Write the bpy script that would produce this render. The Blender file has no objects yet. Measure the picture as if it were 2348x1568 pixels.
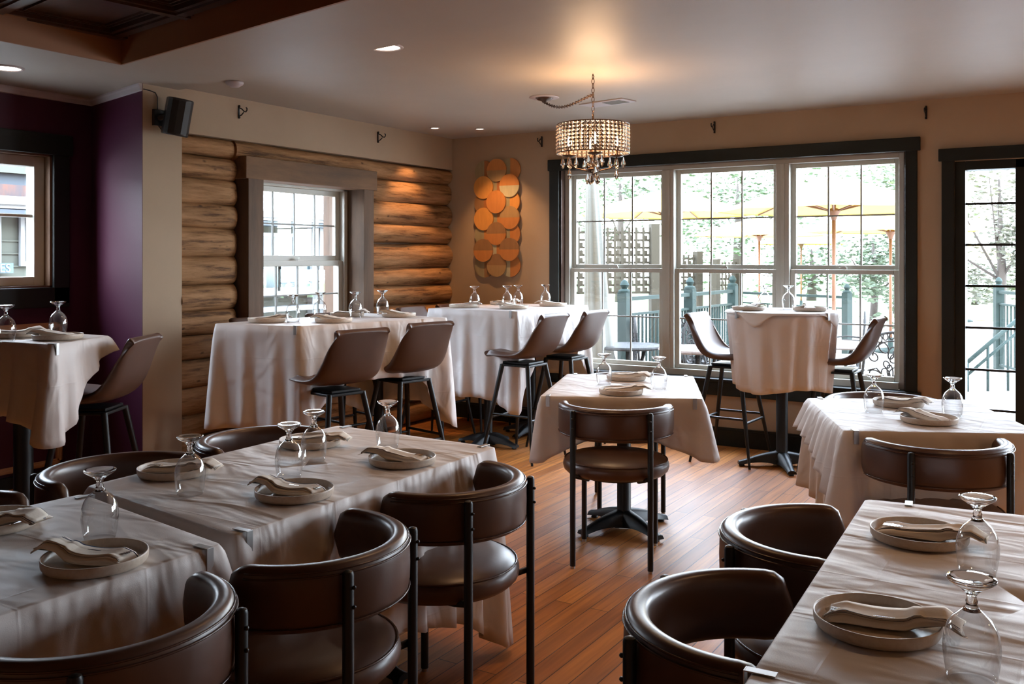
import bpy, bmesh, math, random
from mathutils import Vector, Matrix, noise
PI = math.pi
R = math.radians
S = bpy.context.scene
C = S.collection

# ---------------------------------------------------------------- camera
cam = bpy.data.cameras.new('camera')
cam.sensor_width = 36.0
cam.lens = 2130.0 / 2348.0 * 36.0
cam.shift_y = -(784.0 - 592.0) / 2348.0
cam.clip_end = 300
co = bpy.data.objects.new('camera', cam)
C.objects.link(co)
co.location = (0, 0, 1.45)
co.rotation_euler = (R(90), 0, R(31.6))
S.camera = co
cam.dof.use_dof = False

# ---------------------------------------------------------------- world, exposure
S.view_settings.view_transform = 'Standard'
S.view_settings.look = 'None'
S.view_settings.gamma = 1.0
S.view_settings.use_curve_mapping = False
S.view_settings.exposure = -0.03
SKY = 34.0
w = bpy.data.worlds.new('sky')
S.world = w
w.use_nodes = True
wn = w.node_tree
bg = wn.nodes['Background']
tc = wn.nodes.new('ShaderNodeTexCoord')
sx = wn.nodes.new('ShaderNodeSeparateXYZ')
rp = wn.nodes.new('ShaderNodeValToRGB')
rp.color_ramp.elements[0].position = 0.0
rp.color_ramp.elements[0].color = (0.84, 0.90, 1.0, 1)
rp.color_ramp.elements[1].position = 0.7
rp.color_ramp.elements[1].color = (0.66, 0.78, 1.0, 1)
wn.links.new(tc.outputs['Generated'], sx.inputs[0])
wn.links.new(sx.outputs['Z'], rp.inputs[0])
wn.links.new(rp.outputs[0], bg.inputs[0])
bg.inputs[1].default_value = SKY

cy = S.cycles
cy.use_denoising = True
try:
    cy.denoiser = 'OPENIMAGEDENOISE'
except Exception:
    pass
cy.max_bounces = 7
cy.diffuse_bounces = 4
cy.glossy_bounces = 3
cy.transmission_bounces = 6
cy.transparent_max_bounces = 14
cy.caustics_reflective = False
cy.caustics_refractive = False
cy.sample_clamp_indirect = 6.0
cy.use_adaptive_sampling = True
cy.adaptive_threshold = 0.03

def portal(loc, rot, sx_, sy_):
    l = bpy.data.lights.new('window_portal', 'AREA')
    l.shape = 'RECTANGLE'; l.size = sx_; l.size_y = sy_
    l.cycles.is_portal = True
    o = bpy.data.objects.new('window_portal', l); C.objects.link(o)
    o.location = loc; o.rotation_euler = rot
portal((-2.45, 7.16, 1.35), (R(-90), 0, 0), 2.75, 1.7)
portal((-0.53, 7.16, 1.2), (R(-90), 0, 0), 0.32, 1.9)
portal((0.45, 7.16, 1.2), (R(-90), 0, 0), 0.7, 1.9)
portal((2.55, 7.17, 1.35), (R(-90), 0, 0), 2.1, 1.7)
portal((-5.32, 5.2, 1.45), (0, R(-90), 0), 1.2, 1.0)
portal((-5.95, 3.05, 1.7), (0, R(-90), 0), 0.8, 0.9)

# ---------------------------------------------------------------- materials
def mat(name, col, rough=0.5, metal=0.0, spec=0.5, var=None, bump=None, coat=0.0, emis=None, sheen=0.0):
    m = bpy.data.materials.new(name); m.use_nodes = True
    t = m.node_tree; b = t.nodes['Principled BSDF']
    b.inputs['Base Color'].default_value = (*col, 1)
    b.inputs['Roughness'].default_value = rough
    b.inputs['Metallic'].default_value = metal
    b.inputs['Specular IOR Level'].default_value = spec
    b.inputs['Coat Weight'].default_value = coat
    b.inputs['Sheen Weight'].default_value = sheen
    if emis:
        b.inputs['Emission Color'].default_value = (*emis[0], 1)
        b.inputs['Emission Strength'].default_value = emis[1]
    if var or bump:
        g = t.nodes.new('ShaderNodeTexCoord')
    if var:   # (second colour, scale xyz, contrast lo, hi)
        mp = t.nodes.new('ShaderNodeMapping'); mp.inputs['Scale'].default_value = var[1]
        n = t.nodes.new('ShaderNodeTexNoise'); n.inputs['Scale'].default_value = 1.0
        n.inputs['Detail'].default_value = 6; n.inputs['Roughness'].default_value = 0.65
        r = t.nodes.new('ShaderNodeValToRGB')
        r.color_ramp.elements[0].position = var[2]; r.color_ramp.elements[0].color = (*col, 1)
        r.color_ramp.elements[1].position = var[3]; r.color_ramp.elements[1].color = (*var[0], 1)
        t.links.new(g.outputs['Object'], mp.inputs[0]); t.links.new(mp.outputs[0], n.inputs['Vector'])
        t.links.new(n.outputs['Fac'], r.inputs[0]); t.links.new(r.outputs[0], b.inputs['Base Color'])
    if bump:  # (scale xyz, strength, distance)
        mp = t.nodes.new('ShaderNodeMapping'); mp.inputs['Scale'].default_value = bump[0]
        n = t.nodes.new('ShaderNodeTexNoise'); n.inputs['Scale'].default_value = 1.0
        n.inputs['Detail'].default_value = 4
        bp = t.nodes.new('ShaderNodeBump'); bp.inputs['Strength'].default_value = bump[1]
        bp.inputs['Distance'].default_value = bump[2]
        t.links.new(g.outputs['Object'], mp.inputs[0]); t.links.new(mp.outputs[0], n.inputs['Vector'])
        t.links.new(n.outputs['Fac'], bp.inputs['Height']); t.links.new(bp.outputs[0], b.inputs['Normal'])
    return m

M = {}
M['plaster'] = mat('beige plaster', (0.40, 0.285, 0.185), 0.75, var=((0.36, 0.255, 0.165), (1.2, 1.2, 1.2), 0.35, 0.7), bump=((60, 60, 60), 0.15, 0.002))
M['ceiling'] = mat('ceiling paint', (0.40, 0.34, 0.275), 0.5, var=((0.36, 0.305, 0.245), (0.8, 0.8, 0.8), 0.35, 0.7), bump=((9, 9, 9), 0.12, 0.004))
M['purple'] = mat('plum paint', (0.055, 0.010, 0.027), 0.5, spec=.3, bump=((70, 70, 70), 0.15, 0.002))
M['rust'] = mat('rust brown paint', (0.27, 0.115, 0.045), 0.55)
M['darkpanel'] = mat('dark stained ceiling wood', (0.075, 0.030, 0.018), 0.3, var=((0.03, 0.016, 0.011), (3, 30, 3), 0.3, 0.7))
M['white_trim'] = mat('off white trim', (0.46, 0.40, 0.40), 0.4)
M['vinyl'] = mat('almond window vinyl', (0.47, 0.46, 0.40), 0.4)
M['blacktrim'] = mat('black painted trim', (0.010, 0.012, 0.010), 0.5, spec=.3, bump=((40, 40, 40), 0.1, 0.001))
M['jamb'] = mat('dark brown jamb', (0.06, 0.035, 0.027), 0.15)
M['copper_wood'] = mat('golden brown moulding', (0.42, 0.22, 0.11), 0.4)
M['barn'] = mat('grey weathered board', (0.17, 0.10, 0.06), 0.8, var=((0.075, 0.052, 0.037), (9, 9, 1.4), 0.3, 0.72), bump=((50, 50, 6), 0.5, 0.004))
M['barn_h'] = mat('weathered header board', (0.21, 0.11, 0.052), 0.8, var=((0.08, 0.048, 0.028), (9, 1.4, 9), 0.3, 0.72), bump=((50, 6, 50), 0.5, 0.004))
M['leather'] = mat('brown leather', (0.078, 0.038, 0.024), 0.34, bump=((160, 160, 160), 0.12, 0.001), var=((0.10, 0.05, 0.033), (6, 6, 6), 0.3, 0.75), coat=0.0)
M['leather_s'] = mat('brown stool leather', (0.074, 0.036, 0.023), 0.42, bump=((160, 160, 160), 0.12, 0.001), var=((0.095, 0.047, 0.03), (6, 6, 6), 0.3, 0.75))
M['piping'] = mat('leather piping', (0.07, 0.035, 0.026), 0.25)
M['blackmetal'] = mat('black powder coated metal', (0.008, 0.009, 0.010), 0.42, spec=.4)
M['muntin'] = mat('grey window grille', (0.28, 0.29, 0.27), 0.5)
M['darkjamb'] = mat('dark wood jamb', (0.13, 0.07, 0.04), 0.4)
M['chrome'] = mat('brushed steel', (0.5, 0.5, 0.5), 0.35, metal=1.0)
M['steel'] = mat('cutlery steel', (0.55, 0.55, 0.56), 0.18, metal=1.0)
M['plate'] = mat('beige stoneware', (0.62, 0.53, 0.44), 0.35, var=((0.55, 0.46, 0.37), (90, 90, 90), 0.4, 0.62))
M['bronze'] = mat('aged bronze', (0.075, 0.04, 0.024), 0.35, metal=0.7)
M['blackplastic'] = mat('black plastic', (0.018, 0.019, 0.021), 0.35)
M['bulbglass'] = mat('chandelier bulb', (1, 0.8, 0.6), 0.4, emis=((1.0, 0.72, 0.45), 40))
M['lampdisc'] = mat('lamp diffuser', (1, 0.93, 0.82), 0.4, emis=((1.0, 0.86, 0.68), 14))
M['vent'] = mat('vent slats', (0.2, 0.2, 0.18), 0.5)

def cloth_mat():
    m = bpy.data.materials.new('linen tablecloth'); m.use_nodes = True
    t = m.node_tree; b = t.nodes['Principled BSDF']; out = t.nodes['Material Output']
    b.inputs['Roughness'].default_value = 0.52
    b.inputs['Base Color'].default_value = (0.76, 0.715, 0.69, 1)
    b.inputs['Specular IOR Level'].default_value = 0.6
    tr = t.nodes.new('ShaderNodeBsdfTranslucent'); tr.inputs[0].default_value = (0.60, 0.42, 0.30, 1)
    mx = t.nodes.new('ShaderNodeMixShader'); mx.inputs[0].default_value = 0.14
    g = t.nodes.new('ShaderNodeTexCoord')
    mp = t.nodes.new('ShaderNodeMapping'); mp.inputs['Scale'].default_value = (3.2, 7.5, 4); mp.inputs['Rotation'].default_value = (0, 0, 0.4)
    n = t.nodes.new('ShaderNodeTexNoise'); n.inputs['Scale'].default_value = 1.0; n.inputs['Detail'].default_value = 2.2; n.inputs['Distortion'].default_value = 0.7
    bp = t.nodes.new('ShaderNodeBump'); bp.inputs['Strength'].default_value = 0.9; bp.inputs['Distance'].default_value = 0.026
    n2 = t.nodes.new('ShaderNodeTexNoise'); n2.inputs['Scale'].default_value = 420; n2.inputs['Detail'].default_value = 1
    bp2 = t.nodes.new('ShaderNodeBump'); bp2.inputs['Strength'].default_value = 0.25; bp2.inputs['Distance'].default_value = 0.0008
    t.links.new(g.outputs['Object'], mp.inputs[0]); t.links.new(mp.outputs[0], n.inputs['Vector']); t.links.new(g.outputs['Object'], n2.inputs['Vector'])
    sp = t.nodes.new('ShaderNodeSeparateXYZ'); t.links.new(g.outputs['Object'], sp.inputs[0]); acc = None
    for ax in 'XYZ':
        pp_ = t.nodes.new('ShaderNodeMath'); pp_.operation = 'PINGPONG'; pp_.inputs[1].default_value = 0.145
        t.links.new(sp.outputs[ax], pp_.inputs[0])
        mr = t.nodes.new('ShaderNodeMapRange'); mr.inputs['From Max'].default_value = 0.005; mr.inputs['To Min'].default_value = 1; mr.inputs['To Max'].default_value = 0
        t.links.new(pp_.outputs[0], mr.inputs['Value'])
        if acc is None: acc = mr.outputs[0]
        else:
            ad = t.nodes.new('ShaderNodeMath'); ad.operation = 'ADD'; t.links.new(acc, ad.inputs[0]); t.links.new(mr.outputs[0], ad.inputs[1]); acc = ad.outputs[0]
    bc = t.nodes.new('ShaderNodeBump'); bc.inputs['Strength'].default_value = 0.22; bc.inputs['Distance'].default_value = 0.002
    t.links.new(acc, bc.inputs['Height']); t.links.new(bc.outputs[0], bp.inputs['Normal'])
    t.links.new(n.outputs['Fac'], bp.inputs['Height']); t.links.new(n2.outputs['Fac'], bp2.inputs['Height'])
    t.links.new(bp.outputs[0], bp2.inputs['Normal']); t.links.new(bp2.outputs[0], b.inputs['Normal']); t.links.new(bp.outputs[0], tr.inputs['Normal'])
    t.links.new(b.outputs[0], mx.inputs[1]); t.links.new(tr.outputs[0], mx.inputs[2]); t.links.new(mx.outputs[0], out.inputs['Surface'])
    return m
M['cloth'] = cloth_mat()

def napkin_mat():
    m = bpy.data.materials.new('striped cotton napkin'); m.use_nodes = True
    t = m.node_tree; b = t.nodes['Principled BSDF']
    b.inputs['Roughness'].default_value = 0.9; b.inputs['Specular IOR Level'].default_value = 0.2
    g = t.nodes.new('ShaderNodeUVMap'); g.uv_map = 'UVMap'
    s = t.nodes.new('ShaderNodeSeparateXYZ')
    r = t.nodes.new('ShaderNodeValToRGB'); r.color_ramp.interpolation = 'CONSTANT'
    base = (0.80, 0.74, 0.66, 1); navy = (0.035, 0.04, 0.07, 1)
    e = r.color_ramp.elements
    e[0].position = 0; e[0].color = base
    e[1].position = 0.20; e[1].color = navy
    for p, c in ((0.235, base), (0.26, navy), (0.285, base), (0.31, navy), (0.345, base), (0.66, navy), (0.675, base), (0.70, navy), (0.73, base)):
        q = e.new(p); q.color = c
    t.links.new(g.outputs[0], s.inputs[0]); t.links.new(s.outputs['X'], r.inputs[0]); t.links.new(r.outputs[0], b.inputs['Base Color'])
    gg = t.nodes.new('ShaderNodeTexCoord'); n = t.nodes.new('ShaderNodeTexNoise'); n.inputs['Scale'].default_value = 60
    bp = t.nodes.new('ShaderNodeBump'); bp.inputs['Strength'].default_value = 0.3; bp.inputs['Distance'].default_value = 0.003
    t.links.new(gg.outputs['Object'], n.inputs['Vector']); t.links.new(n.outputs['Fac'], bp.inputs['Height']); t.links.new(bp.outputs[0], b.inputs['Normal'])
    return m
M['napkin'] = napkin_mat()

def floor_mat():
    m = bpy.data.materials.new('oak floor boards'); m.use_nodes = True
    t = m.node_tree; b = t.nodes['Principled BSDF']; L = t.links.new
    g = t.nodes.new('ShaderNodeTexCoord')
    mp = t.nodes.new('ShaderNodeMapping'); mp.inputs['Rotation'].default_value = (0, 0, R(90))
    br = t.nodes.new('ShaderNodeTexBrick')
    br.inputs['Color1'].default_value = (0.0, 0.0, 0.0, 1); br.inputs['Color2'].default_value = (1, 1, 1, 1)
    br.inputs['Mortar'].default_value = (0.5, 0.5, 0.5, 1)
    br.inputs['Scale'].default_value = 1.0; br.inputs['Mortar Size'].default_value = 0.0022
    br.inputs['Mortar Smooth'].default_value = 0.3
    br.inputs['Brick Width'].default_value = 1.15; br.inputs['Row Height'].default_value = 0.083
    br.offset = 0.37; br.offset_frequency = 2
    L(g.outputs['Object'], mp.inputs[0]); L(mp.outputs[0], br.inputs['Vector'])
    ms = t.nodes.new('ShaderNodeMapping'); ms.inputs['Scale'].default_value = (34, 1.6, 1)
    n = t.nodes.new('ShaderNodeTexNoise'); n.inputs['Scale'].default_value = 1.0; n.inputs['Detail'].default_value = 8; n.inputs['Distortion'].default_value = 0.8
    L(g.outputs['Object'], ms.inputs[0]); L(ms.outputs[0], n.inputs['Vector'])
    rb = t.nodes.new('ShaderNodeValToRGB')
    rb.color_ramp.elements[0].color = (0.38, 0.125, 0.024, 1); rb.color_ramp.elements[1].color = (0.64, 0.245, 0.052, 1)
    L(br.outputs['Color'], rb.inputs[0])
    rg = t.nodes.new('ShaderNodeValToRGB'); rg.color_ramp.elements[0].position = 0.35; rg.color_ramp.elements[1].position = 0.66
    rg.color_ramp.elements[0].color = (0.55, 0.5, 0.46, 1); rg.color_ramp.elements[1].color = (1.1, 1.1, 1.1, 1)
    L(n.outputs['Fac'], rg.inputs[0])
    mu = t.nodes.new('ShaderNodeMixRGB'); mu.blend_type = 'MULTIPLY'; mu.inputs[0].default_value = 0.8
    L(rb.outputs[0], mu.inputs[1]); L(rg.outputs[0], mu.inputs[2])
    nw = t.nodes.new('ShaderNodeTexNoise'); nw.inputs['Scale'].default_value = 1.3; nw.inputs['Detail'].default_value = 5
    rw = t.nodes.new('ShaderNodeValToRGB'); rw.color_ramp.elements[0].position = 0.45; rw.color_ramp.elements[1].position = 0.75
    rw.color_ramp.elements[0].color = (0, 0, 0, 1); rw.color_ramp.elements[1].color = (0.6, 0.6, 0.6, 1)
    L(g.outputs['Object'], nw.inputs['Vector']); L(nw.outputs['Fac'], rw.inputs[0])
    mw = t.nodes.new('ShaderNodeMixRGB'); mw.inputs[2].default_value = (0.44, 0.20, 0.085, 1)
    L(rw.outputs[0], mw.inputs[0]); L(mu.outputs[0], mw.inputs[1])
    md = t.nodes.new('ShaderNodeMixRGB'); md.inputs[2].default_value = (0.07, 0.03, 0.014, 1)
    L(br.outputs['Fac'], md.inputs[0]); L(mw.outputs[0], md.inputs[1])
    L(md.outputs[0], b.inputs['Base Color'])
    rr = t.nodes.new('ShaderNodeMapRange'); rr.inputs['To Min'].default_value = 0.36; rr.inputs['To Max'].default_value = 0.52; b.inputs['Specular IOR Level'].default_value = 0.38
    L(nw.outputs['Fac'], rr.inputs['Value']); L(rr.outputs[0], b.inputs['Roughness'])
    bp = t.nodes.new('ShaderNodeBump'); bp.inputs['Strength'].default_value = 0.5; bp.inputs['Distance'].default_value = 0.0015; bp.invert = True
    L(br.outputs['Fac'], bp.inputs['Height'])
    bq = t.nodes.new('ShaderNodeBump'); bq.inputs['Strength'].default_value = 0.18; bq.inputs['Distance'].default_value = 0.002
    L(n.outputs['Fac'], bq.inputs['Height']); L(bp.outputs[0], bq.inputs['Normal']); L(bq.outputs[0], b.inputs['Normal'])
    return m
M['floor'] = floor_mat()

def log_mat():
    m = bpy.data.materials.new('peeled pine log'); m.use_nodes = True
    t = m.node_tree; b = t.nodes['Principled BSDF']; L = t.links.new
    g = t.nodes.new('ShaderNodeTexCoord')
    mp = t.nodes.new('ShaderNodeMapping'); mp.inputs['Scale'].default_value = (14, 2.1, 24)
    n = t.nodes.new('ShaderNodeTexNoise'); n.inputs['Scale'].default_value = 1; n.inputs['Detail'].default_value = 8; n.inputs['Roughness'].default_value = 0.7
    L(g.outputs['Object'], mp.inputs[0]); L(mp.outputs[0], n.inputs['Vector'])
    r = t.nodes.new('ShaderNodeValToRGB')
    e = r.color_ramp.elements
    e[0].position = 0.36; e[0].color = (0.09, 0.038, 0.013, 1)
    e[1].position = 0.66; e[1].color = (0.47, 0.25, 0.115, 1)
    q = e.new(0.47); q.color = (0.29, 0.145, 0.058, 1)
    L(n.outputs['Fac'], r.inputs[0])
    v = t.nodes.new('ShaderNodeTexVoronoi'); v.inputs['Scale'].default_value = 1
    mv = t.nodes.new('ShaderNodeMapping'); mv.inputs['Scale'].default_value = (6, 6.5, 11)
    L(g.outputs['Object'], mv.inputs[0]); L(mv.outputs[0], v.inputs['Vector'])
    rk = t.nodes.new('ShaderNodeValToRGB'); rk.color_ramp.elements[0].position = 0.05; rk.color_ramp.elements[1].position = 0.13
    rk.color_ramp.elements[0].color = (0.12, 0.12, 0.12, 1); rk.color_ramp.elements[1].color = (1, 1, 1, 1)
    L(v.outputs['Distance'], rk.inputs[0])
    mu = t.nodes.new('ShaderNodeMixRGB'); mu.blend_type = 'MULTIPLY'; mu.inputs[0].default_value = 0.75
    L(r.outputs[0], mu.inputs[1]); L(rk.outputs[0], mu.inputs[2]); L(mu.outputs[0], b.inputs['Base Color'])
    b.inputs['Roughness'].default_value = 0.7; b.inputs['Specular IOR Level'].default_value = 0.3
    bp = t.nodes.new('ShaderNodeBump'); bp.inputs['Strength'].default_value = 0.9; bp.inputs['Distance'].default_value = 0.016
    L(n.outputs['Fac'], bp.inputs['Height']); L(bp.outputs[0], b.inputs['Normal'])
    return m
M['log'] = log_mat()

def pane_mat(name, tint=(1, 1, 1), fac=0.07, rough=0.0, blend=0.18, mx_=.75):
    m = bpy.data.materials.new(name); m.use_nodes = True
    t = m.node_tree; t.nodes.remove(t.nodes['Principled BSDF']); out = t.nodes['Material Output']
    a = t.nodes.new('ShaderNodeBsdfTransparent'); a.inputs[0].default_value = (*tint, 1)
    g = t.nodes.new('ShaderNodeBsdfGlossy'); g.inputs['Roughness'].default_value = rough
    lw = t.nodes.new('ShaderNodeLayerWeight'); lw.inputs[0].default_value = blend
    mr = t.nodes.new('ShaderNodeMapRange'); mr.inputs['To Min'].default_value = fac; mr.inputs['To Max'].default_value = mx_
    mx = t.nodes.new('ShaderNodeMixShader')
    t.links.new(lw.outputs['Facing'], mr.inputs['Value']); t.links.new(mr.outputs[0], mx.inputs[0])
    t.links.new(a.outputs[0], mx.inputs[1]); t.links.new(g.outputs[0], mx.inputs[2]); t.links.new(mx.outputs[0], out.inputs['Surface'])
    return m
M['pane'] = pane_mat('window glass', (0.97, 0.99, 0.985), 0.04)
M['bowl'] = pane_mat('thin goblet glass', (0.965, 0.975, 0.98), 0.03, 0.01, 0.34, .9)
def glass_mat():
    m = bpy.data.materials.new('solid clear glass'); m.use_nodes = True
    t = m.node_tree; b = t.nodes['Principled BSDF']
    b.inputs['Base Color'].default_value = (0.97, 0.98, 0.99, 1); b.inputs['Roughness'].default_value = 0.02
    b.inputs['Transmission Weight'].default_value = 1.0; b.inputs['IOR'].default_value = 1.5
    return m
M['glass'] = glass_mat()

# ---------------------------------------------------------------- mesh helpers
class MB:
    def __init__(s): s.v = []; s.f = []; s.uv = {}; s.mi = []
    def add(s, vs, fs, mi=0):
        o = len(s.v); s.v += [tuple(v) for v in vs]
        for f in fs: s.f.append(tuple(i + o for i in f)); s.mi.append(mi)
        return o
    def box(s, x0, x1, y0, y1, z0, z1, mi=0, mtx=None):
        vs = [(x, y, z) for z in (z0, z1) for y in (y0, y1) for x in (x0, x1)]
        if mtx: vs = [mtx @ Vector(v) for v in vs]
        s.add(vs, [(0, 2, 3, 1), (4, 5, 7, 6), (0, 1, 5, 4), (2, 6, 7, 3), (0, 4, 6, 2), (1, 3, 7, 5)], mi)
        return s
    def ring_loft(s, rings, closed_ends=True, mi=0, loop=False):
        n = len(rings[0]); o = len(s.v)
        for r in rings: s.v += [tuple(p) for p in r]
        k = len(rings)
        for i in range(k if loop else k - 1):
            a = o + i * n; b = o + ((i + 1) % k) * n
            for j in range(n):
                j2 = (j + 1) % n
                s.f.append((a + j, a + j2, b + j2, b + j)); s.mi.append(mi)
        if closed_ends and not loop:
            s.f.append(tuple(o + j for j in range(n))[::-1]); s.mi.append(mi)
            s.f.append(tuple(o + (k - 1) * n + j for j in range(n))); s.mi.append(mi)
        return s
    def tube(s, pts, r, n=8, mi=0, loop=False):
        pts = [Vector(p) for p in pts]; rings = []; up = None; k = len(pts)
        rr = r if isinstance(r, (list, tuple)) else [r] * k
        for i, p in enumerate(pts):
            if loop: d = pts[(i + 1) % k] - pts[i - 1]
            else: d = pts[min(i + 1, k - 1)] - pts[max(i - 1, 0)]
            d.normalize()
            if up is None:
                up = Vector((0, 0, 1)) if abs(d.z) < 0.9 else Vector((1, 0, 0))
            a = d.cross(up)
            if a.length < 1e-6: a = d.orthogonal()
            a.normalize(); b = a.cross(d).normalized(); up = b
            rings.append([p + (a * math.cos(2 * PI * j / n) + b * math.sin(2 * PI * j / n)) * rr[i] for j in range(n)])
        return s.ring_loft(rings, True, mi, loop)
    def lathe(s, prof, n=24, c=(0, 0, 0), mi=0, mtx=None):
        rings = []
        for (r, z) in prof:
            ring = [Vector((max(r, 1e-5) * math.cos(2 * PI * j / n), max(r, 1e-5) * math.sin(2 * PI * j / n), z)) for j in range(n)]
            if mtx: ring = [mtx @ p for p in ring]
            rings.append([(p[0] + c[0], p[1] + c[1], p[2] + c[2]) for p in ring])
        return s.ring_loft(rings, True, mi)
    def prism(s, poly, z0, z1, mi=0):
        n = len(poly)
        vs = [(x, y, z0) for x, y in poly] + [(x, y, z1) for x, y in poly]
        fs = [tuple(range(n))[::-1], tuple(range(n, 2 * n))] + [(i, (i + 1) % n, n + (i + 1) % n, n + i) for i in range(n)]
        s.add(vs, fs, mi); return s
    def sphere(s, c, r, n=10, sc=(1, 1, 1), mi=0):
        prof = []
        rings = []
        for i in range(1, n):
            a = PI * i / n
            rings.append([(c[0] + r * sc[0] * math.sin(a) * math.cos(2 * PI * j / (2 * n)), c[1] + r * sc[1] * math.sin(a) * math.sin(2 * PI * j / (2 * n)), c[2] - r * sc[2] * math.cos(a)) for j in range(2 * n)])
        return s.ring_loft(rings, True, mi)
    def build(s, name, m, parent=None, smooth=False, bevel=0, loc=None, auto=None):
        me = bpy.data.meshes.new(name)
        me.from_pydata([tuple(v) for v in s.v], [], s.f)
        ms = m if isinstance(m, (list, tuple)) else [m]
        for x in ms: me.materials.append(x)
        for p, i in zip(me.polygons, s.mi): p.material_index = i; p.use_smooth = smooth
        me.validate()
        bm = bmesh.new(); bm.from_mesh(me); bmesh.ops.recalc_face_normals(bm, faces=bm.faces); bm.to_mesh(me); bm.free()
        if auto is not None: me.set_sharp_from_angle(angle=R(auto))
        me.update()
        o = bpy.data.objects.new(name, me); C.objects.link(o)
        if parent: o.parent = parent
        if loc: o.location = loc
        if bevel:
            b = o.modifiers.new('bevel', 'BEVEL'); b.width = bevel; b.segments = 2; b.limit_method = 'ANGLE'
        return o

def empty(name, loc=(0, 0, 0), rz=0.0):
    o = bpy.data.objects.new(name, None); C.objects.link(o)
    o.location = loc; o.rotation_euler = (0, 0, rz); o.empty_display_size = 0.1
    return o
def tag(o, label, cat, group=None, kind=None):
    if label: o['label'] = label
    if cat: o['category'] = cat
    if group: o['group'] = group
    if kind: o['kind'] = kind
    return o
def struct(o, label=None, cat=None):
    o['kind'] = 'structure'
    if label: o['label'] = label
    if cat: o['category'] = cat
    return o
KIDS = {}
def dup(root, loc, rz=0.0, label=None):
    def rec(o, par):
        c = o.copy(); C.objects.link(c)
        c.parent = par
        for ch in list(o.children): rec(ch, c)
        return c
    r = root.copy(); C.objects.link(r); r.location = loc; r.rotation_euler = (0, 0, rz)
    for ch in list(root.children): rec(ch, r)
    if label: r['label'] = label
    return r
class Proto:
    """first use moves the prototype itself, later uses copy it"""
    def __init__(s, root): s.root = root; s.used = False
    def put(s, loc, rz, label):
        if not s.used:
            s.used = True; r = s.root; r.location = loc; r.rotation_euler = (0, 0, rz)
            r['label'] = label; return r
        return dup(s.root, loc, rz, label)

# ================================================================ ROOM
LX = -4.95     # left (log) wall plane
WY = 7.0       # window wall plane
PX = -5.75     # plum alcove wall
RX = 4.2; BY = -4.5; FZ = 0.0; CZ = 2.548; SZ = 2.53
b = MB(); b.box(-6.3, RX + .2, BY - .2, WY + .3, -0.12, 0)
struct(b.build('floor', M['floor']), 'worn orange-brown oak plank floor with boards running to the window wall', 'floor')

# window wall with openings
def wall_y(b, y0, y1, x0, x1, z0, z1, holes):
    xs = sorted(set([x0, x1] + [h[0] for h in holes] + [h[1] for h in holes]))
    for a, c in zip(xs, xs[1:]):
        mid = (a + c) / 2; hs = [h for h in holes if h[0] < mid < h[1]]
        z = z0
        for h in sorted(hs, key=lambda h: h[2]):
            if h[2] > z: b.box(a, c, y0, y1, z, h[2])
            z = h[3]
        if z < z1: b.box(a, c, y0, y1, z, z1)
def wall_x(b, x0, x1, y0, y1, z0, z1, holes):
    ys = sorted(set([y0, y1] + [h[0] for h in holes] + [h[1] for h in holes]))
    for a, c in zip(ys, ys[1:]):
        mid = (a + c) / 2; hs = [h for h in holes if h[0] < mid < h[1]]
        z = z0
        for h in sorted(hs, key=lambda h: h[2]):
            if h[2] > z: b.box(x0, x1, a, c, z, h[2])
            z = h[3]
        if z < z1: b.box(x0, x1, a, c, z, z1)
b = MB()
wall_y(b, WY, WY + 0.2, -5.2, RX + .2, 0, 2.7, [(-3.815, -1.07, 0.50, 2.21), (-0.75, 0.95, 0.0, 2.11), (1.5, 3.6, 0.5, 2.2)])
struct(b.build('wall_back', M['plaster']), 'beige plaster window wall', 'wall')
# left wall (plaster above the logs, beige column face)
b = MB()
b.box(-5.15, LX, 3.985, WY, 2.262, 2.7)
b.box(-5.15, LX - .13, 3.985, 4.61, 0, 2.262); b.box(-5.15, LX - .13, 5.75, WY, 0, 2.262)
b.box(-5.15, LX - .13, 4.61, 5.75, 0, 0.85); b.box(-5.15, LX - .13, 4.61, 5.75, 2.04, 2.262)
b.add([(LX, 3.692, 0), (LX, 3.985, 0), (-5.15, 3.985, 0), (-5.15, 3.80, 0), (LX, 3.692, 2.7), (LX, 3.985, 2.7), (-5.15, 3.985, 2.7), (-5.15, 3.80, 2.7)],
      [(0, 1, 5, 4), (1, 2, 6, 5), (2, 3, 7, 6), (3, 0, 4, 7), (4, 5, 6, 7), (3, 2, 1, 0)])
struct(b.build('wall_left', M['plaster']), 'beige plaster above the log wall with narrow beige column face', 'wall')
# plum walls
b = MB()
b.add([(LX, 3.688, 0), (PX, 3.885, 0), (PX, 4.0, 0), (-5.16, 3.99, 0), (LX, 3.6915, 0), (LX, 3.688, 2.7), (PX, 3.885, 2.7), (PX, 4.0, 2.7), (-5.16, 3.99, 2.7), (LX, 3.6915, 2.7)],
      [(0, 1, 6, 5), (1, 2, 7, 6), (2, 3, 8, 7), (3, 4, 9, 8), (4, 0, 5, 9), (5, 6, 7, 8, 9), (4, 3, 2, 1, 0)])
struct(b.build('wall_alcove', M['purple']), 'short plum painted return wall beside the beige column', 'wall')
b = MB()
wall_x(b, PX - .2, PX, BY - .2, 4.0, 0, 2.7, [(2.5, 3.6, 1.26, 2.125)])
struct(b.build('wall_plum', M['purple']), 'dark plum painted wall around the left window', 'wall')
# unseen rest of the room
b = MB(); b.box(RX, RX + .2, BY - .2, WY + .2, 0, 2.7); struct(b.build('wall_right', M['plaster']))
b = MB(); b.box(-6.3, RX + .2, BY - .2, BY, 0, 2.7); struct(b.build('wall_front', M['plaster']))

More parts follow.
